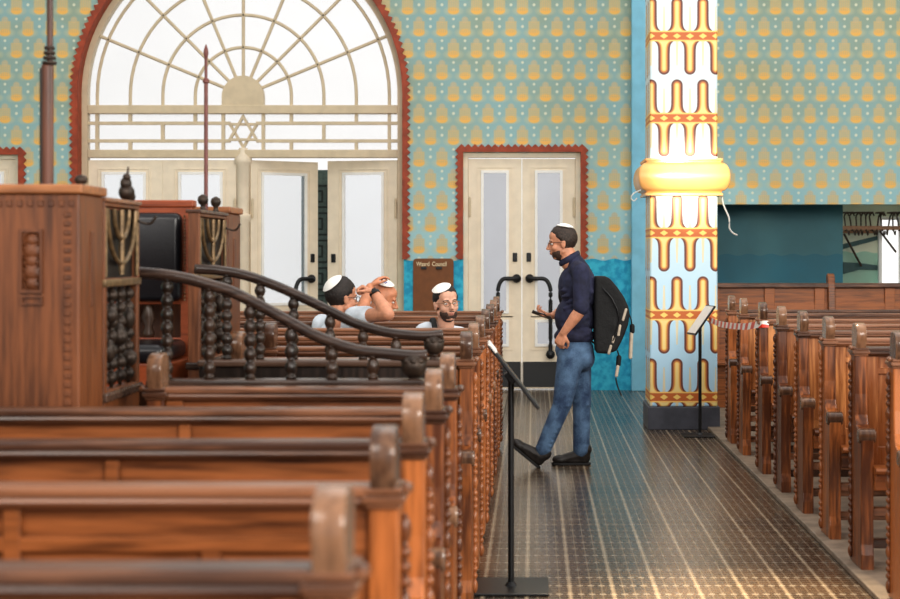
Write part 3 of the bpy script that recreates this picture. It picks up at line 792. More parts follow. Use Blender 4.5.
# leather chair
CX0, CX1, CY = -2.15, -1.535, 7.62
ch = thing('leather_armchair', 'high-backed wooden chair with black leather back and seat on the bimah', 'chair', ((CX0+CX1)/2, 7.4, BZ+.03))
zt2 = 1.775
MB().poly([rect(CX0, CX1, BZ+.034, zt2-.0), rect(CX0+.05, CX1-.05, 1.17, 1.32), rect(CX0+.06, CX1-.06, BZ+.06, 1.1)], .06, 'XZ', CY+.03, .004).box(CX0-.01, CX1+.01, CY-.01, CY+.07, zt2-.02, zt2+.012, .006).build('back_frame', M['red_wood'], ch)
lb = MB(); lb.box(CX0+.045, CX1-.04, CY-.05, CY+.02, 1.335, zt2-.045, .03, 4)
lb.build('back_cushion', M['leather'], ch, smooth='auto')
tk = MB()
for i in range(26): tk.ball((CX1-.03, CY-.004, 1.34+i*.015), .005, n=6); tk.ball((CX0+.03, CY-.004, 1.34+i*.015), .005, n=6)
tk.build('brass_tacks', M['bronze'], ch, smooth=True)
lb = MB(); lb.box(CX0+.02, CX1-.02, 7.12, CY, 1.085, 1.165, .032, 4)
lb.build('seat_cushion', M['leather'], ch, smooth='auto')
MB().box(CX0, CX1, 7.14, CY, .98, 1.085, .006).build('seat_frame', M['red_wood'], ch)
cvd = MB()
for i in range(6): cvd.lathe([(.0, -.008), (.02, -.006), (.028, 0)], (CX0+.06+i*.098, 7.14, 1.03), 'y', 10)
cvd.build('carved_apron', M['carve'], ch)
for x in (CX0+.03, CX1-.03):
    MB().box(x-.03, x+.03, 7.14, 7.2, BZ+.034, .98, .006).build('leg', M['red_wood'], ch)
    MB().tube(spline([(x, CY+.02, 1.34), (x, 7.5, 1.36), (x, 7.3, 1.33), (x, 7.2, 1.31)], 5), .02, 10).build('arm', M['red_wood'], ch, smooth=True) if False else None
for x in (CX0+.2, CX1-.2):
    MB().lathe([(.02, 1.16), (.03, 1.19), (.016, 1.22), (.034, 1.26), (.02, 1.3), (.02, 1.33)], (x, CY+.03, 0), 'z', 12).build('spindle', M['dark_wood'], ch, smooth=True)

# ------------------------------------------------------------------ notice board, stands, tape, coat rack
nb = thing('notice_board', 'brown notice board with two pale words on the turquoise dado', 'notice board', P(433, 300, YB-.03))
a, b, cz = P(413, 258.5, YB-.03), P(453.5, 258.5, YB-.03), .5
r_ = .04
lp = [(a.x, .72), (b.x, .72), (b.x, a.z-r_)]+[(b.x-r_+r_*math.cos(t*PI/8), a.z-r_+r_*math.sin(t*PI/8)) for t in range(1, 4)]+[(b.x-r_, a.z), (a.x+r_, a.z)]+[(a.x+r_-r_*math.sin(t*PI/8), a.z-r_+r_*math.cos(t*PI/8)) for t in range(1, 4)]+[(a.x, a.z-r_)]
MB().poly([lp], .03, 'XZ', YB-.014, .003).build('board_panel', M['board'], nb)
def text_part(txt, x, y, wpx_, parent, dd=YB-.037):
    cu = bpy.data.curves.new('tmp', 'FONT'); cu.body = txt; cu.size = .06; cu.extrude = .001; cu.offset = .0012
    ob = bpy.data.objects.new('tmp', cu); C.objects.link(ob)
    dg = bpy.context.evaluated_depsgraph_get(); dg.update()
    me = bpy.data.meshes.new_from_object(ob.evaluated_get(dg)); bpy.data.objects.remove(ob)
    xs = [v.co.x for v in me.vertices]; sc_ = wpx_*dd/F/(max(xs)-min(xs)); p = P(x, y, dd)
    me.transform(Matrix.Translation(p) @ Matrix(((sc_, 0, 0, 0), (0, 0, -1, 0), (0, 1.15, 0, 0), (0, 0, 0, 1))))
    me.materials.clear()
    return MB().mesh(me).build('lettering', M['letter'], parent)
text_part('Waard', 416.3, 266, 13.2, nb); text_part('Council', 432, 266, 14.4, nb)
k = MB()
for (x0, x1) in ((421, 426.5), (436, 442)):
    p, q = P(x0, 266.8, YB-.04), P(x1, 269.3, YB-.04); k.box(p.x, q.x, YB-.05, YB-.034, q.z, p.z, .004)
k.build('clip', M['kick'], nb)

def stand(label, bx, by, d, ctr, ang, yaw, size, bw, bd, paper):
    r = thing('sign_stand', label, 'stand', (bx, d, 0), 'slim black sign stands')
    MB().box(bx-bw/2, bx+bw/2, d-bd/2, d+bd/2, 0.001, .012, .004).build('base_plate', M['black_metal'], r)
    c_ = Vector(ctr)
    MB().lathe([(.014, .01), (.014, c_.z-.02)], (bx, d, 0), 'z', 12).lathe([(.03, .012), (.016, .03)], (bx, d, 0), 'z', 12).build('pole', M['black_metal'], r, smooth='auto')
    R = Matrix.Translation(c_) @ Matrix.Rotation(yaw, 4, 'Z') @ Matrix.Rotation(ang, 4, 'Y')
    L, W = size
    t = MB().box(-L/2, L/2, -W/2, W/2, -.01, .006, .004); bmesh.ops.transform(t.bm, matrix=R, verts=t.bm.verts)
    t.build('sign_plate', M['black_metal'], r)
    if paper: t = MB().box(-L/2+.012, L/2-.012, -W/2+.012, W/2-.012, .006, .009)
    else: t = MB().box(-L/2-.006, -L/2+.05, -W/2+.0, W/2-.0, -.004, .010, .003)
    bmesh.ops.transform(t.bm, matrix=R, verts=t.bm.verts)
    t.build('paper_sheet' if paper else 'white_strip', M['paper'], r)
    t = MB().box(-.03, .03, -.03, .03, -.035, -.008, .004); bmesh.ops.transform(t.bm, matrix=R, verts=t.bm.verts)
    t.build('bracket', M['black_metal'], r)
    return r
cN = P(513.5, 375, 7.87)
stand('tall black sign stand with tilted plate in front of the pew ends', P(511, 0, 7.87).x, 0, 7.87, cN, math.radians(52), math.radians(2), (.37, .26), .35, .40, False)
cF = P(701, 320, 14.4)
stand('black sign stand holding white sheet in front of the painted pillar', P(700, 0, 14.4).x, 0, 14.4, cF, math.radians(-54), math.radians(12), (.30, .24), .30, .30, True)
tp = MB(); pts = spline([V(1.478, 14.36, .99), V(1.497, 13.75, .978), V(1.512, 12.97, .994), V(1.528, 12.3, 1.018), V(1.552, 11.92, 1.045), V(1.575, 11.835, 1.052), V(1.60, 11.825, 1.055), V(1.635, 11.835, 1.055)], 6)
pv = None
for i, p in enumerate(pts):
    tw = math.sin(i*.35)*.5; h_ = .024
    up = V(0, math.sin(tw)*.4, math.cos(tw)).normalized()*h_
    q = (tp.bm.verts.new(p-up), tp.bm.verts.new(p+up))
    if pv: tp.bm.faces.new((pv[0], q[0], q[1], pv[1]))
    pv = q
tag(tp.build('barrier_tape', M['tape'], smooth=True), 'red and white barrier tape from the pillar stand to a pew end', 'tape')
# coat rack
d = 20.9
cr = thing('coat_rack', 'wall rack with iron hat hooks in the pale green coatroom', 'coat rack', P(872, 228, d))
z_ = lambda y: H+(VY-y)*d/F; px = lambda x: (x-VX)*d/F
MB().box(px(842), px(935), d-.02, d+.02, z_(230), z_(226), .004).build('front_rail', M['coat_wood'], cr)
MB().box(px(842), px(935), d+.2, d+.24, z_(233), z_(230), .004).build('back_rail', M['coat_wood'], cr)
for i in range(13):
    x = px(846+i*5.2)+random.uniform(-.012, .012)
    k = random.uniform(-.03, .03)
    MB().tube(spline([(x, d, z_(231)), (x+k*.5, d-.01, z_(222)), (x+k, d-.02, z_(216)), (x+k+.03, d-.05, z_(213)), (x+k+.05, d-.06, z_(216))], 4), .010, 6).tube(spline([(x, d, z_(228)), (x-k, d-.05, z_(233)), (x-k, d-.1, z_(235)), (x-k, d-.12, z_(231))], 3), .009, 6).tube([(x+k-.045, d-.03, z_(213)), (x+k+.045, d-.03, z_(212.4))], .012, 6).build('hat_hook', M['coat'], cr, smooth=True)
for (x0, y0, x1, y1) in ((844, 234, 864, 266), (880, 231, 899, 252)):
    MB().tube([(px(x0), d, z_(y0)), (px(x1), d+.18, z_(y1))], .014, 8).build('brace', M['coat'], cr)
for i, (lp, lbl) in enumerate((([(843, 244), (881, 235), (881, 239), (843, 249)], 'dark teal slanted strip for a shadow band below the coatroom hooks'), ([(843, 262), (860, 263), (882, 266), (882, 270), (860, 269.5), (843, 274)], 'dark teal tapering strip for a shadow band low on the coatroom wall'))):
    dd = 21.182  # solid strips stand in for dark shadow bands below the hat hooks
    tag(MB().poly([[((x-VX)*dd/F, H+(VY-y)*dd/F) for x, y in lp]], .04, 'XZ', dd).build('shadow_strip', M['shadow_teal']), lbl, 'board')  # not real boards: strips standing in for shadow bands
dd = 21.1; q0, q1 = P(881.5, 220, dd), P(898, 330, dd)
wn = thing('window_2', 'bright white narrow window in the coatroom', 'window', (q0.x+.1, dd, .5)); wn['kind'] = 'structure'
MB().poly([rect(q0.x-.04, q1.x+.04, .3, q0.z+.04), rect(q0.x, q1.x, .34, q0.z)], .08, 'XZ', dd, .004).build('window_frame', M['white_rim'], wn)
m_, nt_, b_ = mat('daylit_pane'); b_.inputs['Base Color'].default_value = (1, 1, 1, 1); b_.inputs['Emission Color'].default_value = (1, 1, 1, 1); b_.inputs['Emission Strength'].default_value = .8
M['lit'] = m_
MB().box(q0.x, q1.x, dd-.01, dd+.01, .34, q0.z).build('window_pane', M['lit'], wn)

#PEOPLE_START
# ------------------------------------------------------------------ people
def head_frame(c, fwd_deg, pitch=0, roll=0, sc=1.0):
    # local +y is where the face looks; fwd_deg is the compass of that in the ground plane (0 = +x)
    return Matrix.Translation(Vector(c)) @ Matrix.Rotation(math.radians(fwd_deg-90), 4, 'Z') @ Matrix.Rotation(math.radians(pitch), 4, 'X') @ Matrix.Rotation(math.radians(roll), 4, 'Y') @ Matrix.Scale(sc, 4)
def xf(mb, T): bmesh.ops.transform(mb.bm, matrix=T, verts=mb.bm.verts); return mb
def add(dst, src, T):
    xf(src, T); return dst.merge(src.bm)
def head_mesh():
    h = MB()
    h.ball((0, -.012, .03), (.075, .095, .088)); h.ball((0, .025, -.045), (.058, .062, .07)); h.ball((0, .052, -.098), (.026, .026, .02))
    h.ball((0, .03, .05), (.066, .058, .056))
    for s in (-1, 1):
        h.cap((s*.052, 0, -.06), (s*.02, .052, -.1), .02, .016); h.ball((s*.04, .052, -.03), (.024, .028, .026))
        h.ball((s*.077, -.008, -.012), (.010, .019, .031)); h.ball((s*.080, -.016, .002), (.009, .012, .016))
        h.ball((s*.011, .098, -.036), (.009, .011, .008))
    h.cap((-.036, .074, .02), (.036, .074, .02), .013); h.cap((0, .086, .012), (0, .108, -.03), .008, .0125)
    h.ball((0, .084, -.062), (.023, .013, .007)); h.ball((0, .082, -.074), (.019, .012, .007))
    h.cap((0, -.02, -.06), (0, -.035, -.15), .056, .058)
    return h
def shell(c, r, test, sink=.84, n=36):
    t = bmesh.new(); bmesh.ops.create_uvsphere(t, u_segments=n, v_segments=n//2+6, radius=1)
    for v in t.verts:
        d = v.co.copy(); p = V(c[0]+d.x*r[0], c[1]+d.y*r[1], c[2]+d.z*r[2])
        k = test(p); k = max(0, min(1, k)); q = sink+(1-sink)*k
        v.co = V(c[0]+d.x*r[0]*q, c[1]+d.y*r[1]*q, c[2]+d.z*r[2]*q)
    m = MB(); m.merge(t); return m
def hair_mesh(line=.055, nape=-.07, tuft=0.):
    def test(p):
        front = (p.z-line+max(0, -(p.y-.05))*1.9)/.018          # above a hairline that drops behind the ears
        back = (p.z-nape)/.02
        m = min(front, back)
        if abs(p.x) > .05 and p.y > -.03 and p.y < .045: m = min(m, (p.z-.018)/.014) if p.y > .012 else m
        return m
    m = shell((0, -.016, .036), (.083, .101+tuft*.3, .095+tuft), test)
    for v in m.bm.verts: v.co += v.co.normalized()*random.uniform(-.0018, .0025)
    return m
def beard_mesh(grow=1.0):
    def test(p):
        m = min((-.058-p.z+max(0, .05-p.y)*.35)/.012, (p.y+.0)/.02)
        if abs(p.x) < .026 and p.y > .05: m = min(m, max((-.083-p.z)/.006, 0)) if p.z > -.086 else m
        return m
    m = shell((0, .024, -.052), (.064*grow, .067*grow, .076*grow), test, .88)
    m.ball((0, .0925, -.053), (.022, .005, .0035), None, 10)
    return m
def glasses_mesh():
    g = MB()
    for s in (-1, 1):
        g.tube([(s*.033+.024*math.cos(2*PI*k/16), .099, .0+.018*math.sin(2*PI*k/16)) for k in range(17)],   .0016, 6, 1, V(0, 1, 0))
        g.tube([(s*.056, .098, .006), (s*.074, .07, .008), (s*.083, .0, .006), (s*.082, -.02, -.006)],   .0016, 6)
    g.tube([(-.01, .1, .003), (.01, .1, .003)], .002, 6); return g
def kippah_mesh(axis, r=.104, span=46, c=(0, -.016, .036)):
    prof = [(0, r*1.0), ]
    prof = [(max(1e-4, r*math.sin(math.radians(span)*k/8)), r*math.cos(math.radians(span)*k/8)) for k in range(9)]
    prof += [((r-.006)*math.sin(math.radians(span)*k/8)+1e-4, (r-.006)*math.cos(math.radians(span)*k/8)) for k in range(8, -1, -1)]
    m = MB().lathe(prof, (0, 0, 0), 'z', 24)
    q = V(0, 0, 1).rotation_difference(Vector(axis).normalized()).to_matrix().to_4x4()
    return xf(m, Matrix.Translation(Vector(c)) @ q)
def hand(dst, wrist, fd, pn, curl=.5, thumb=1, sc=1.0, spread=.12):
    fd = Vector(fd).normalized(); pn = Vector(pn); pn = (pn-fd*pn.dot(fd)).normalized(); lat = fd.cross(pn)*thumb
    w = Vector(wrist)
    L = (.068, .076, .071, .056)
    for i in range(4):
        o = (1.5-i)*.0205*sc
        kn = w+fd*(.088-.006*abs(i-1.2))*sc+lat*o
        dst.cap(w+fd*.012*sc+lat*o*.55, kn, .0145*sc, .0115*sc, 10)
        a = 0; p = kn; dirb = (fd+lat*spread*(1.5-i)*.4).normalized()
        for q, fr in enumerate((.45, .31, .24)):
            a += curl*(1.0, 1.15, .8)[q]*(1+.08*i)
            d_ = dirb*math.cos(a)+pn*math.sin(a); e = p+d_*L[i]*fr*sc*1.08
            dst.cap(p, e, (.0098-.001*q)*sc, (.0090-.001*q)*sc, 8); p = e
    b = w+fd*.025*sc+lat*.022*sc
    t1 = b+(fd*.6+lat*.75+pn*.35).normalized()*.045*sc; t2 = t1+(fd*.9+lat*.15+pn*(.2+curl*.5)).normalized()*.03*sc; t3 = t2+(fd*.9-lat*.25+pn*(.2+curl*.5)).normalized()*.024*sc
    dst.cap(b, t1, .016*sc, .0125*sc, 10); dst.cap(t1, t2, .0115*sc, .010*sc, 8); dst.cap(t2, t3, .010*sc, .0085*sc, 8)
def face_parts(root, T, hairm, line, hair=True, beard=None, glasses=None, kip=None, nape=-.07, tuft=0.):
    for s in (-1, 1):
        ey = xf(MB().ball((s*.031, .0735, .0), (.0115, .0105, .007), n=14), T).build('eye', M['eye'], root, smooth=True)
        xf(MB().ball((s*.031, .0815, .0), (.0046, .004, .0046), n=10), T).build('iris', M['iris'], ey, smooth=True)
        xf(MB().tube(spline([(s*.014, .0865, .020), (s*.032, .086, .026), (s*.05, .072, .018)], 4), .0036, 6, .8), T).build('eyebrow', hairm, root, smooth=True)
    e = MB().ball((0, .0915, -.0635), (.018, .006, .0038)).ball((0, .0885, -.0725), (.016, .006, .0045))
    xf(e, T).build('lips', M['lip'], root, smooth=True)
    if hair: xf(hair_mesh(line, nape, tuft), T).build('hair', hairm, root, smooth=True)
    if beard: xf(beard_mesh(beard[1]), T).build('beard', beard[0], root, smooth=True)
    if glasses: xf(glasses_mesh(), T).build('glasses', glasses, root, smooth=True)
    if kip: xf(kippah_mesh(*kip), T).build('kippah', M['kippah'], root, smooth='auto')

# -- standing man
D = 12.37
def m(x, y, dd=0.): 
    p = P(x, y, D); return V(p.x, D+dd, p.z)
man = thing('person', 'man standing in navy shirt and jeans, looking at a phone, wearing a white kippah', 'person', (m(575, 466).x, D, 0))
T = head_frame(m(561.8, 243, -.01), 180, -6)
b = MB(); add(b, head_mesh(), T)
b.cap(m(565.5, 250, -.01), m(573, 266, 0), .060, .068)
b.ball(m(577, 288), (.10, .15, .15)); b.ball(m(574, 320), (.10, .14, .14)); b.ball(m(575, 350), (.105, .14, .11))
b.cap(m(576, 269, -.14), m(576, 269, .14), .05)
NS, NE, NW = m(580, 271, -.185), m(580.5, 308, -.225), m(563, 331.5, -.2)
FS, FE, FW = m(575, 271, .185), m(568, 309, .22), m(553.5, 316, .10)
for (s_, e_, w_) in ((NS, NE, NW), (FS, FE, FW)):
    b.cap(s_, e_, .05, .042); b.cap(e_, e_.lerp(w_, .35), .043, .044); b.cap(e_.lerp(w_, .35), w_, .044, .028); 
hand(b, NW, m(557.5, 345, -.19)-m(563, 331.5, -.2), V(.35, .8, .1), .75, 1, 1.0)
hand(b, FW, V(-1, -.05, .12), V(.1, -.15, 1), .55, -1, 1.0)
NH, NK, NA = m(570.5, 357, -.09), m(562, 403, -.10), m(542.5, 449, -.11)
FH, FK, FA = m(578, 357, .09), m(582, 404, .07), m(581.5, 452, .06)
for (h_, k_, a_) in ((NH, NK, NA), (FH, FK, FA)):
    b.cap(h_, k_, .075, .05); b.cap(k_, a_, .05, .038)
b.build('body', M['skin'], man, voxel=.0065, sm=2)
face_parts(man, T, M['hair_brown'], .060, True, (M['beard'], .985), M['black_metal'], ((0, -.25, 1), .1065, 38), -.065, .006)
s = MB()
s.ball(m(577, 286), (.140, .18, .165)); s.ball(m(575, 318), (.150, .168, .165)); s.ball(m(574.5, 336), (.152, .165, .072))
s.ball(m(587, 290), (.075, .15, .15)); s.ball(m(566, 322), (.07, .12, .13))
s.cap(m(577, 269, -.145), m(577, 269, .145), .062); s.cap(m(573, 262), m(578, 272), .076, .095)
for (s_, e_) in ((NS, NE), (FS, FE)):
    s.cap(s_, s_.lerp(e_, .5), .066, .062); s.cap(s_.lerp(e_, .5), s_.lerp(e_, .92), .062, .056); s.cap(s_.lerp(e_, .86), s_.lerp(e_, .96), .061, .060)
for k in range(9):                                         # soft folds
    y = 290+k*6; a = m(564+random.uniform(-3, 3), y, -.135); c = m(588+random.uniform(-3, 3), y-random.uniform(1, 7), -.13)
    s.cap(a, c, .012, .02)
s.build('shirt', M['navy'], man, voxel=.008, sm=4)
c = MB(); c.tube([m(569.5+8.6*math.cos(2*PI*k/24), 258.5-4.6*math.cos(2*PI*k/24), .064*math.sin(2*PI*k/24)) for k in range(25)], .015, 8, 1.7)
c.build('collar', M['navy'], man, smooth=True)
j = MB()
j.ball(m(574.5, 350), (.143, .166, .115)); j.ball(m(583, 358), (.088, .15, .1))
for (h_, k_, a_, hem) in ((NH, NK, NA, .058), (FH, FK, FA, .062)):
    j.cap(h_, k_, .102, .071); j.cap(k_, k_.lerp(a_, .4), .068, .064); j.cap(k_.lerp(a_, .4), a_.lerp(k_, .02), .064, hem)
    for q in range(6):
        u = k_.lerp(a_, .45+.1*q); j.cap(u+V(-.045, -.03, .01), u+V(.03, -.045, -.012), .012, .016)
    for q in range(3):
        u = h_.lerp(k_, .75+.12*q); j.cap(u+V(-.05, -.045, .012), u+V(.04, -.055, -.01), .013, .016)
j.build('jeans', M['denim'], man, voxel=.0085, sm=4)
def shoe(root, heel, ang, up_bend=0):
    T_ = Matrix.Translation(heel) @ Matrix.Rotation(ang, 4, 'Y')
    q = MB(); q.ball((-.03, 0, .05), (.05, .038, .05)); q.ball((-.2, 0, .036), (.062, .046, .036)); q.cap((-.05, 0, .07), (-.17, 0, .042), .044, .036); q.cap((-.03, 0, .07), (-.015, 0, .11), .045, .046); q.ball((-.1, 0, .035), (.1, .036, .035))
    xf(q, T_).build('shoe', M['shoe'], root, voxel=.006, sm=2)
    q = MB().poly([[(.022*math.cos(a)*1.0+0, .036*math.sin(a)) for a in [PI*k/8-PI/2 for k in range(9)]]+[(-.10, .034), (-.2, .047), (-.245, .036), (-.266, 0), (-.245, -.036), (-.2, -.047), (-.10, -.034)]], .018, 'XY', .006, .003)
    xf(q, T_).build('shoe_sole', M['sole'], root)
hn = m(537, 466, -.11); hn.z = .008
shoe(man, hn, math.radians(40))
hf = m(588, 466, .06); hf.z = .004
shoe(man, hf, 0)
# -- phone, backpack
ph = thing('smartphone', 'dark phone with screen coloured pale for glare, held by the standing man', 'phone', m(541, 315.5, .09))
Tp = Matrix.Translation(m(541.5, 315.2, .085)) @ Matrix.Rotation(math.radians(20), 4, 'Y') @ Matrix.Rotation(math.radians(-16), 4, 'X')
xf(MB().box(-.072, .072, -.036, .036, -.005, .004, .003), Tp).build('phone_case', M['black_metal'], ph)
xf(MB().box(-.067, .067, -.032, .032, .004, .0055), Tp).build('phone_screen', M['phone_glare'], ph)
bk = thing('backpack', 'bulky black backpack on the standing man, with dangling straps', 'backpack', m(610, 352, 0))
lp = [(594.5, 276), (605, 276), (609, 278), (616, 286), (623, 296), (627.5, 306), (629, 314), (627, 325), (622, 338), (616, 350), (606, 353), (595, 352), (593.5, 330), (593.5, 300)]
t = MB().poly([[(m(x, y).x, m(x, y).z) for x, y in lp]], .28, 'XZ', D, .0)
t.ball(m(613, 325), (.10, .15, .14)); t.ball(m(606, 300), (.07, .145, .13)); t.ball(m(617, 318), (.085, .12, .1))
t.build('pack_body', M['pack'], bk, voxel=.011, sm=7)
t = MB()
for (x0, y0, x1, y1) in ((625, 309, 622, 319), (619, 325, 617.5, 334), (613, 336, 612, 341), (610, 345, 608, 352)):
    t.cap(m(x0, y0, -.135), m(x1, y1, -.135), .011)
t.build('tan_tab', M['tan'], bk, smooth=True)
t = MB().tube(spline([m(596, 281, -.1), m(604, 290, -.145), (m(612, 300, -.15)), m(618, 318, -.145), m(612, 340, -.14)], 5), .007, 6)
t.build('zip_seam', M['black_metal'], bk, smooth=True)
t = MB().tube(spline([m(617, 350, -.05), m(619, 358, -.05), m(617, 366, -.05), m(615.5, 376, -.05), m(617, 385, -.05), m(621, 395, -.05)], 5), .011, 8, .5).cap(m(618.6, 357, -.05), m(618, 364, -.05), .018)
t.tube(spline([m(628, 312, -.03), m(631, 320, -.03), m(632, 330, -.03)], 4), .009, 8, .5).cap(m(632, 326, -.03), m(632, 331, -.03), .018)
t.build('dangling_strap', M['pack'], bk, smooth=True)
t = MB().cap(m(617.5, 366, -.062), m(616, 375, -.062), .012).cap(m(631.2, 333, -.03), m(630.2, 357, -.03), .014)
t.build('strap_end', M['tan'], bk, smooth=True)
t = MB()
for sd, dd in ((-1, .10),): t.tube(spline([m(596, 280, dd), m(588, 266, dd), m(579, 258, dd+.02), m(570, 262, dd+.03), m(562, 280, dd+.03), m(563, 310, dd+.05), m(584, 335, .15), m(596, 345, .12)], 5), .018, 8, .35)
t.build('shoulder_strap', M['pack'], bk, smooth=True)

# -- seated people
def seated(label, head_c, fwd, pitch, roll, skin, torso, shoulders, arms, sleeve_end=.55, hs=1.02):
    hx, hy, hz = head_c
    tx, ty = torso
    r = thing('person', label, 'person', (tx, ty, 0))
    T = head_frame(head_c, fwd, pitch, roll, hs)
    b = MB(); add(b, head_mesh(), T)
    sh = (Vector(shoulders[0])+Vector(shoulders[1]))/2
    nk = T @ V(0, -.03, -.12)
    b.cap(nk, sh+V(0, 0, .02), .056, .066)
    b.cap(Vector(shoulders[0]), Vector(shoulders[1]), .05)
    b.ball((sh.x, sh.y, sh.z-.14), (.15, .11, .15)); b.ball((tx, ty, .77), (.14, .105, .16)); b.ball((tx, ty, .66), (.15, .11, .1))
    for s_ in (-1, 1):
        h_, k_, a_ = V(tx+s_*.09, ty-.02, .635), V(tx+s_*.11, ty-.34, .63), V(tx+s_*.11, ty-.36, .13)
        b.cap(h_, k_, .075, .055); b.cap(k_, a_, .055, .04)
    for (p, e_, w_, fd, pn, cu, th) in arms:
        p, e_, w_ = Vector(p), Vector(e_), Vector(w_)
        b.cap(p, e_, .052, .043); b.cap(e_, e_.lerp(w_, .35), .042, .045); b.cap(e_.lerp(w_, .35), w_, .045, .030)
        hand(b, w_, fd, pn, cu, th, 1.02)
    b.build('body', skin, r, voxel=.0065, sm=2)
    s = MB()
    s.cap(Vector(shoulders[0]), Vector(shoulders[1]), .064); s.cap(sh+V(0, 0, .0), sh+V(0, 0, -.05), .085, .1)
    s.ball((sh.x, sh.y, sh.z-.14), (.175, .125, .17)); s.ball((tx, ty, .76), (.165, .13, .2)); s.ball((tx, ty, .67), (.17, .125, .1))
    for (p, e_, w_, *_r) in arms:
        p, e_ = Vector(p), Vector(e_); s.cap(p, p.lerp(e_, sleeve_end), .068, .066)
    s.build('shirt', M['shirt_white'], r, voxel=.009, sm=4)
    j = MB(); j.ball((tx, ty-.02, .635), (.17, .125, .085))
    for s_ in (-1, 1):
        h_, k_, a_ = V(tx+s_*.09, ty-.02, .64), V(tx+s_*.11, ty-.34, .635), V(tx+s_*.11, ty-.36, .13)
        j.cap(h_, k_, .085, .068); j.cap(k_, a_, .066, .055)
    j.build('trousers', M['navy'], r, voxel=.012, sm=3)
    for s_ in (-1, 1):
        q = MB().ball((tx+s_*.11, ty-.36, .08), (.042, .05, .05)).ball((tx+s_*.11, ty-.46, .065), (.044, .08, .035)); q.build('shoe', M['shoe'], r, voxel=.008, sm=2)
    return r, T
def n_(x, y, d): return P(x, y, d)
ya, Ta = seated('seated young bearded man in white kippah and pale shirt, facing the camera', n_(446.3, 303.5, 11.12), -90+24, 1, 4, M['skin_pale'], (n_(443, 0, 11.27).x, 11.27),
    (n_(427, 331, 11.25), n_(460, 336, 11.25)),
    [(n_(424, 333, 11.25), V(n_(413, 0, 11.1).x, 11.1, .80), V(n_(428, 0, 10.9).x, 10.88, .72), (.4, -1, 0), (0, 0, -1), .4, 1),
     (n_(463, 338, 11.25), V(n_(471, 0, 11.1).x, 11.1, .80), V(n_(456, 0, 10.9).x, 10.88, .72), (-.4, -1, 0), (0, 0, -1), .4, -1)], .55, .965)
face_parts(ya, Ta, M['hair'], .052, True, (M['beard'], 1.0), M['bronze'], ((.42, .30, 1), .106, 40), -.06, .006)
q = MB().tube(spline([n_(435, 329, 11.03), n_(434, 323, 11.08), n_(433, 318.5, 11.18), n_(432, 322, 11.27)], 5), .018, 8, .4)
q.build('bag_strap', M['pack'], ya, smooth=True)
yb, Tb = seated('seated dark-haired man seen from behind with raised fist and black wristwatch', n_(342, 298, 11.08), 34, -4, 0, M['skin'], (n_(338, 0, 11.27).x, 11.27),
    (n_(328, 326, 11.22), n_(353, 321, 11.02)),
    [(n_(354, 316.5, 11.0), n_(388, 314.5, 10.72), n_(374.5, 293, 10.86), n_(358, 284, 10.86)-n_(374.5, 293, 10.86), (-.25, -.1, -1), .95, 1),
     (n_(322, 324, 11.25), V(n_(318, 0, 11.2).x, 11.28, .82), V(n_(340, 0, 10.9).x, 10.95, .72), (.5, -1, 0), (0, 0, -1), .4, 1)], .38)
face_parts(yb, Tb, M['hair'], .050, True, None, M['black_metal'], ((-.05, -.78, .72), .110, 44), -.085, .01)
wv = (n_(374.5, 293, 10.86)-n_(388, 314.5, 10.72)).normalized(); wc = n_(374.5, 293, 10.86)-wv*.012
q = MB().lathe([(.032, -.013), (.0355, -.012), (.0355, .012), (.032, .013)], (0, 0, 0), 'z', 18).box(-.018, .018, -.042, -.03, -.018, .018, .004)
xf(q, Matrix.Translation(wc) @ V(0, 0, 1).rotation_difference(wv).to_matrix().to_4x4()).build('wristwatch', M['black_metal'], yb, smooth='auto')
yc, Tc = seated('seated bald older man in profile with one hand on his blue-marked white kippah', n_(383, 299.5, 12.12), 4, -16, 0, M['skin_ruddy'], (n_(381, 0, 12.28).x, 12.28),
    (n_(379, 330, 12.02), n_(383, 330, 12.36)),
    [(n_(379, 327, 12.0), n_(361, 313, 11.9), n_(370, 287, 11.96), n_(380, 277, 12.0)-n_(370, 287, 11.96), (.75, .25, -.7), .42, -1),
     (n_(384, 328, 12.36), V(n_(398, 0, 12.2).x, 12.3, .82), V(n_(402, 0, 11.9).x, 11.95, .72), (.2, -1, 0), (0, 0, -1), .4, -1)], .4)
face_parts(yc, Tc, M['skin_ruddy'], .05, False, None, None, ((.28, -.02, 1), .106, 40))
# blue star mark on the kippah, facing the aisle
st_ = MB()
for up in (1, -1):
    tri = [(.017*math.sin(2*PI*k/3), up*.017*math.cos(2*PI*k/3)) for k in range(3)]
    st_.poly([tri, [(a*.62, c_*.62) for a, c_ in tri]], .002, 'XY', .001*up)
ax = V(.74, -.02, 1).normalized(); 
xf(st_, Tc @ Matrix.Translation(V(0, -.016, .036)+ax*.1065) @ V(0, 0, 1).rotation_difference(ax).to_matrix().to_4x4()).build('star_emblem', M['emblem'], yc)
#PEOPLE_END

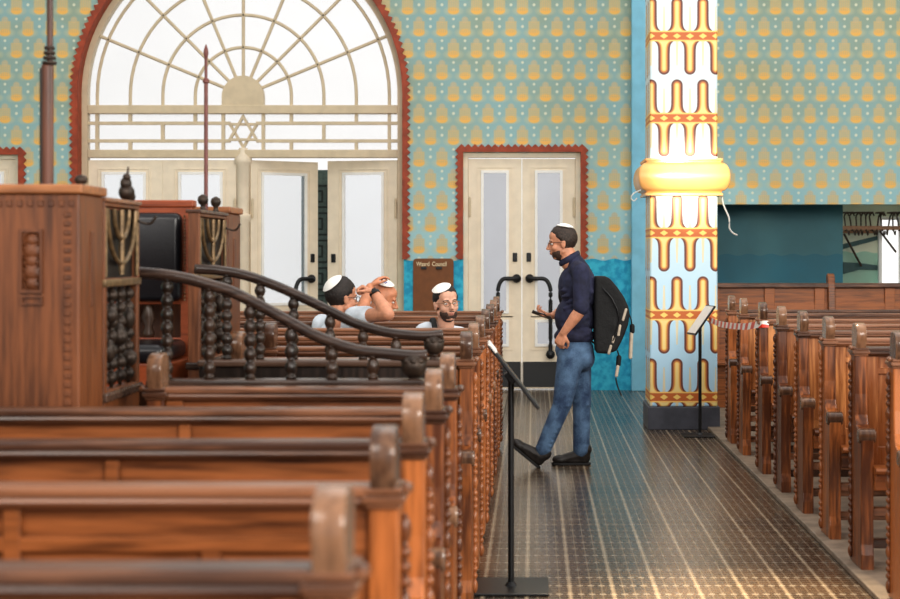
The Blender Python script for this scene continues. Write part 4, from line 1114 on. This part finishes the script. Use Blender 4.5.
# ------------------------------------------------------------------ light, camera
def area(name, loc, target, size, power, col=(1, 1, 1)):
    l = bpy.data.lights.new(name, 'AREA'); l.energy = power; l.color = col; l.shape = 'RECTANGLE'; l.size, l.size_y = size
    o = bpy.data.objects.new(name, l); C.objects.link(o); o.location = loc
    o.rotation_euler = (Vector(target)-Vector(loc)).to_track_quat('-Z', 'Y').to_euler(); return o
area('high_fill_light', (-5, -3, 6.5), (-.5, 9, .5), (6, 3.5), 430, (1, .95, .88))  # added frontal fill, high behind the camera
area('front_fill_light', (4.5, -4, 4.5), (2.0, 11, .9), (5, 3), 820, (1, .95, .88))  # added fill to brighten the pew fronts on the pillar side
area('skylight', (1, 11, 8.5), (1, 12, 0), (6, 8), 200, (1, .96, .9))
area('side_window_light', (8.5, 6, 4.2), (-1, 7, 1), (6, 2.5), 520, (1, .96, .9))
def spot(name, loc, tgt, e, ang, col, blend=1.):
    sl = bpy.data.lights.new(name, 'SPOT'); sl.energy = e; sl.color = col; sl.spot_size = math.radians(ang); sl.spot_blend = blend; sl.shadow_soft_size = .1
    so = bpy.data.objects.new(name, sl); C.objects.link(so); so.location = loc
    so.rotation_euler = (Vector(tgt)-so.location).to_track_quat('-Z', 'Y').to_euler()
spot('collar_spot', (1.2, 12.3, 2.5), (1.36, 14.8, 2.19), 900, 19, (1, .88, .66))
spot('pillar_wash', (1.2, 11.6, 3.4), (1.3, 14.8, 2.0), 45, 40, (1, .8, .5))
spot('aisle_spot', (1.3, 10.6, 5.2), (.80, 7.4, 0), 5000, 19, (1, .78, .48))
wd = bpy.data.worlds.new('world'); bpy.context.scene.world = wd; wd.use_nodes = True
bg = wd.node_tree.nodes['Background']; bg.inputs[0].default_value = (1, .985, .97, 1); bg.inputs[1].default_value = .95
cam = bpy.data.cameras.new('camera'); co = bpy.data.objects.new('camera', cam); C.objects.link(co)
co.location = (0, 0, H); co.rotation_euler = (PI/2, 0, 0)
cam.sensor_width = 36; cam.lens = F/900*36; cam.shift_x = -(VX-450)/900; cam.shift_y = -(299.5-VY)/900
cam.dof.use_dof = True; cam.dof.focus_distance = 12.3; cam.dof.aperture_fstop = 4.0
cam.clip_end = 200
S = bpy.context.scene; S.camera = co
S.view_settings.view_transform = 'Standard'; S.view_settings.look = 'None'; S.view_settings.exposure = .16; S.view_settings.gamma = .9
S.cycles.use_denoising = True
for o in bpy.data.objects:
    if '_o' in o: del o['_o']
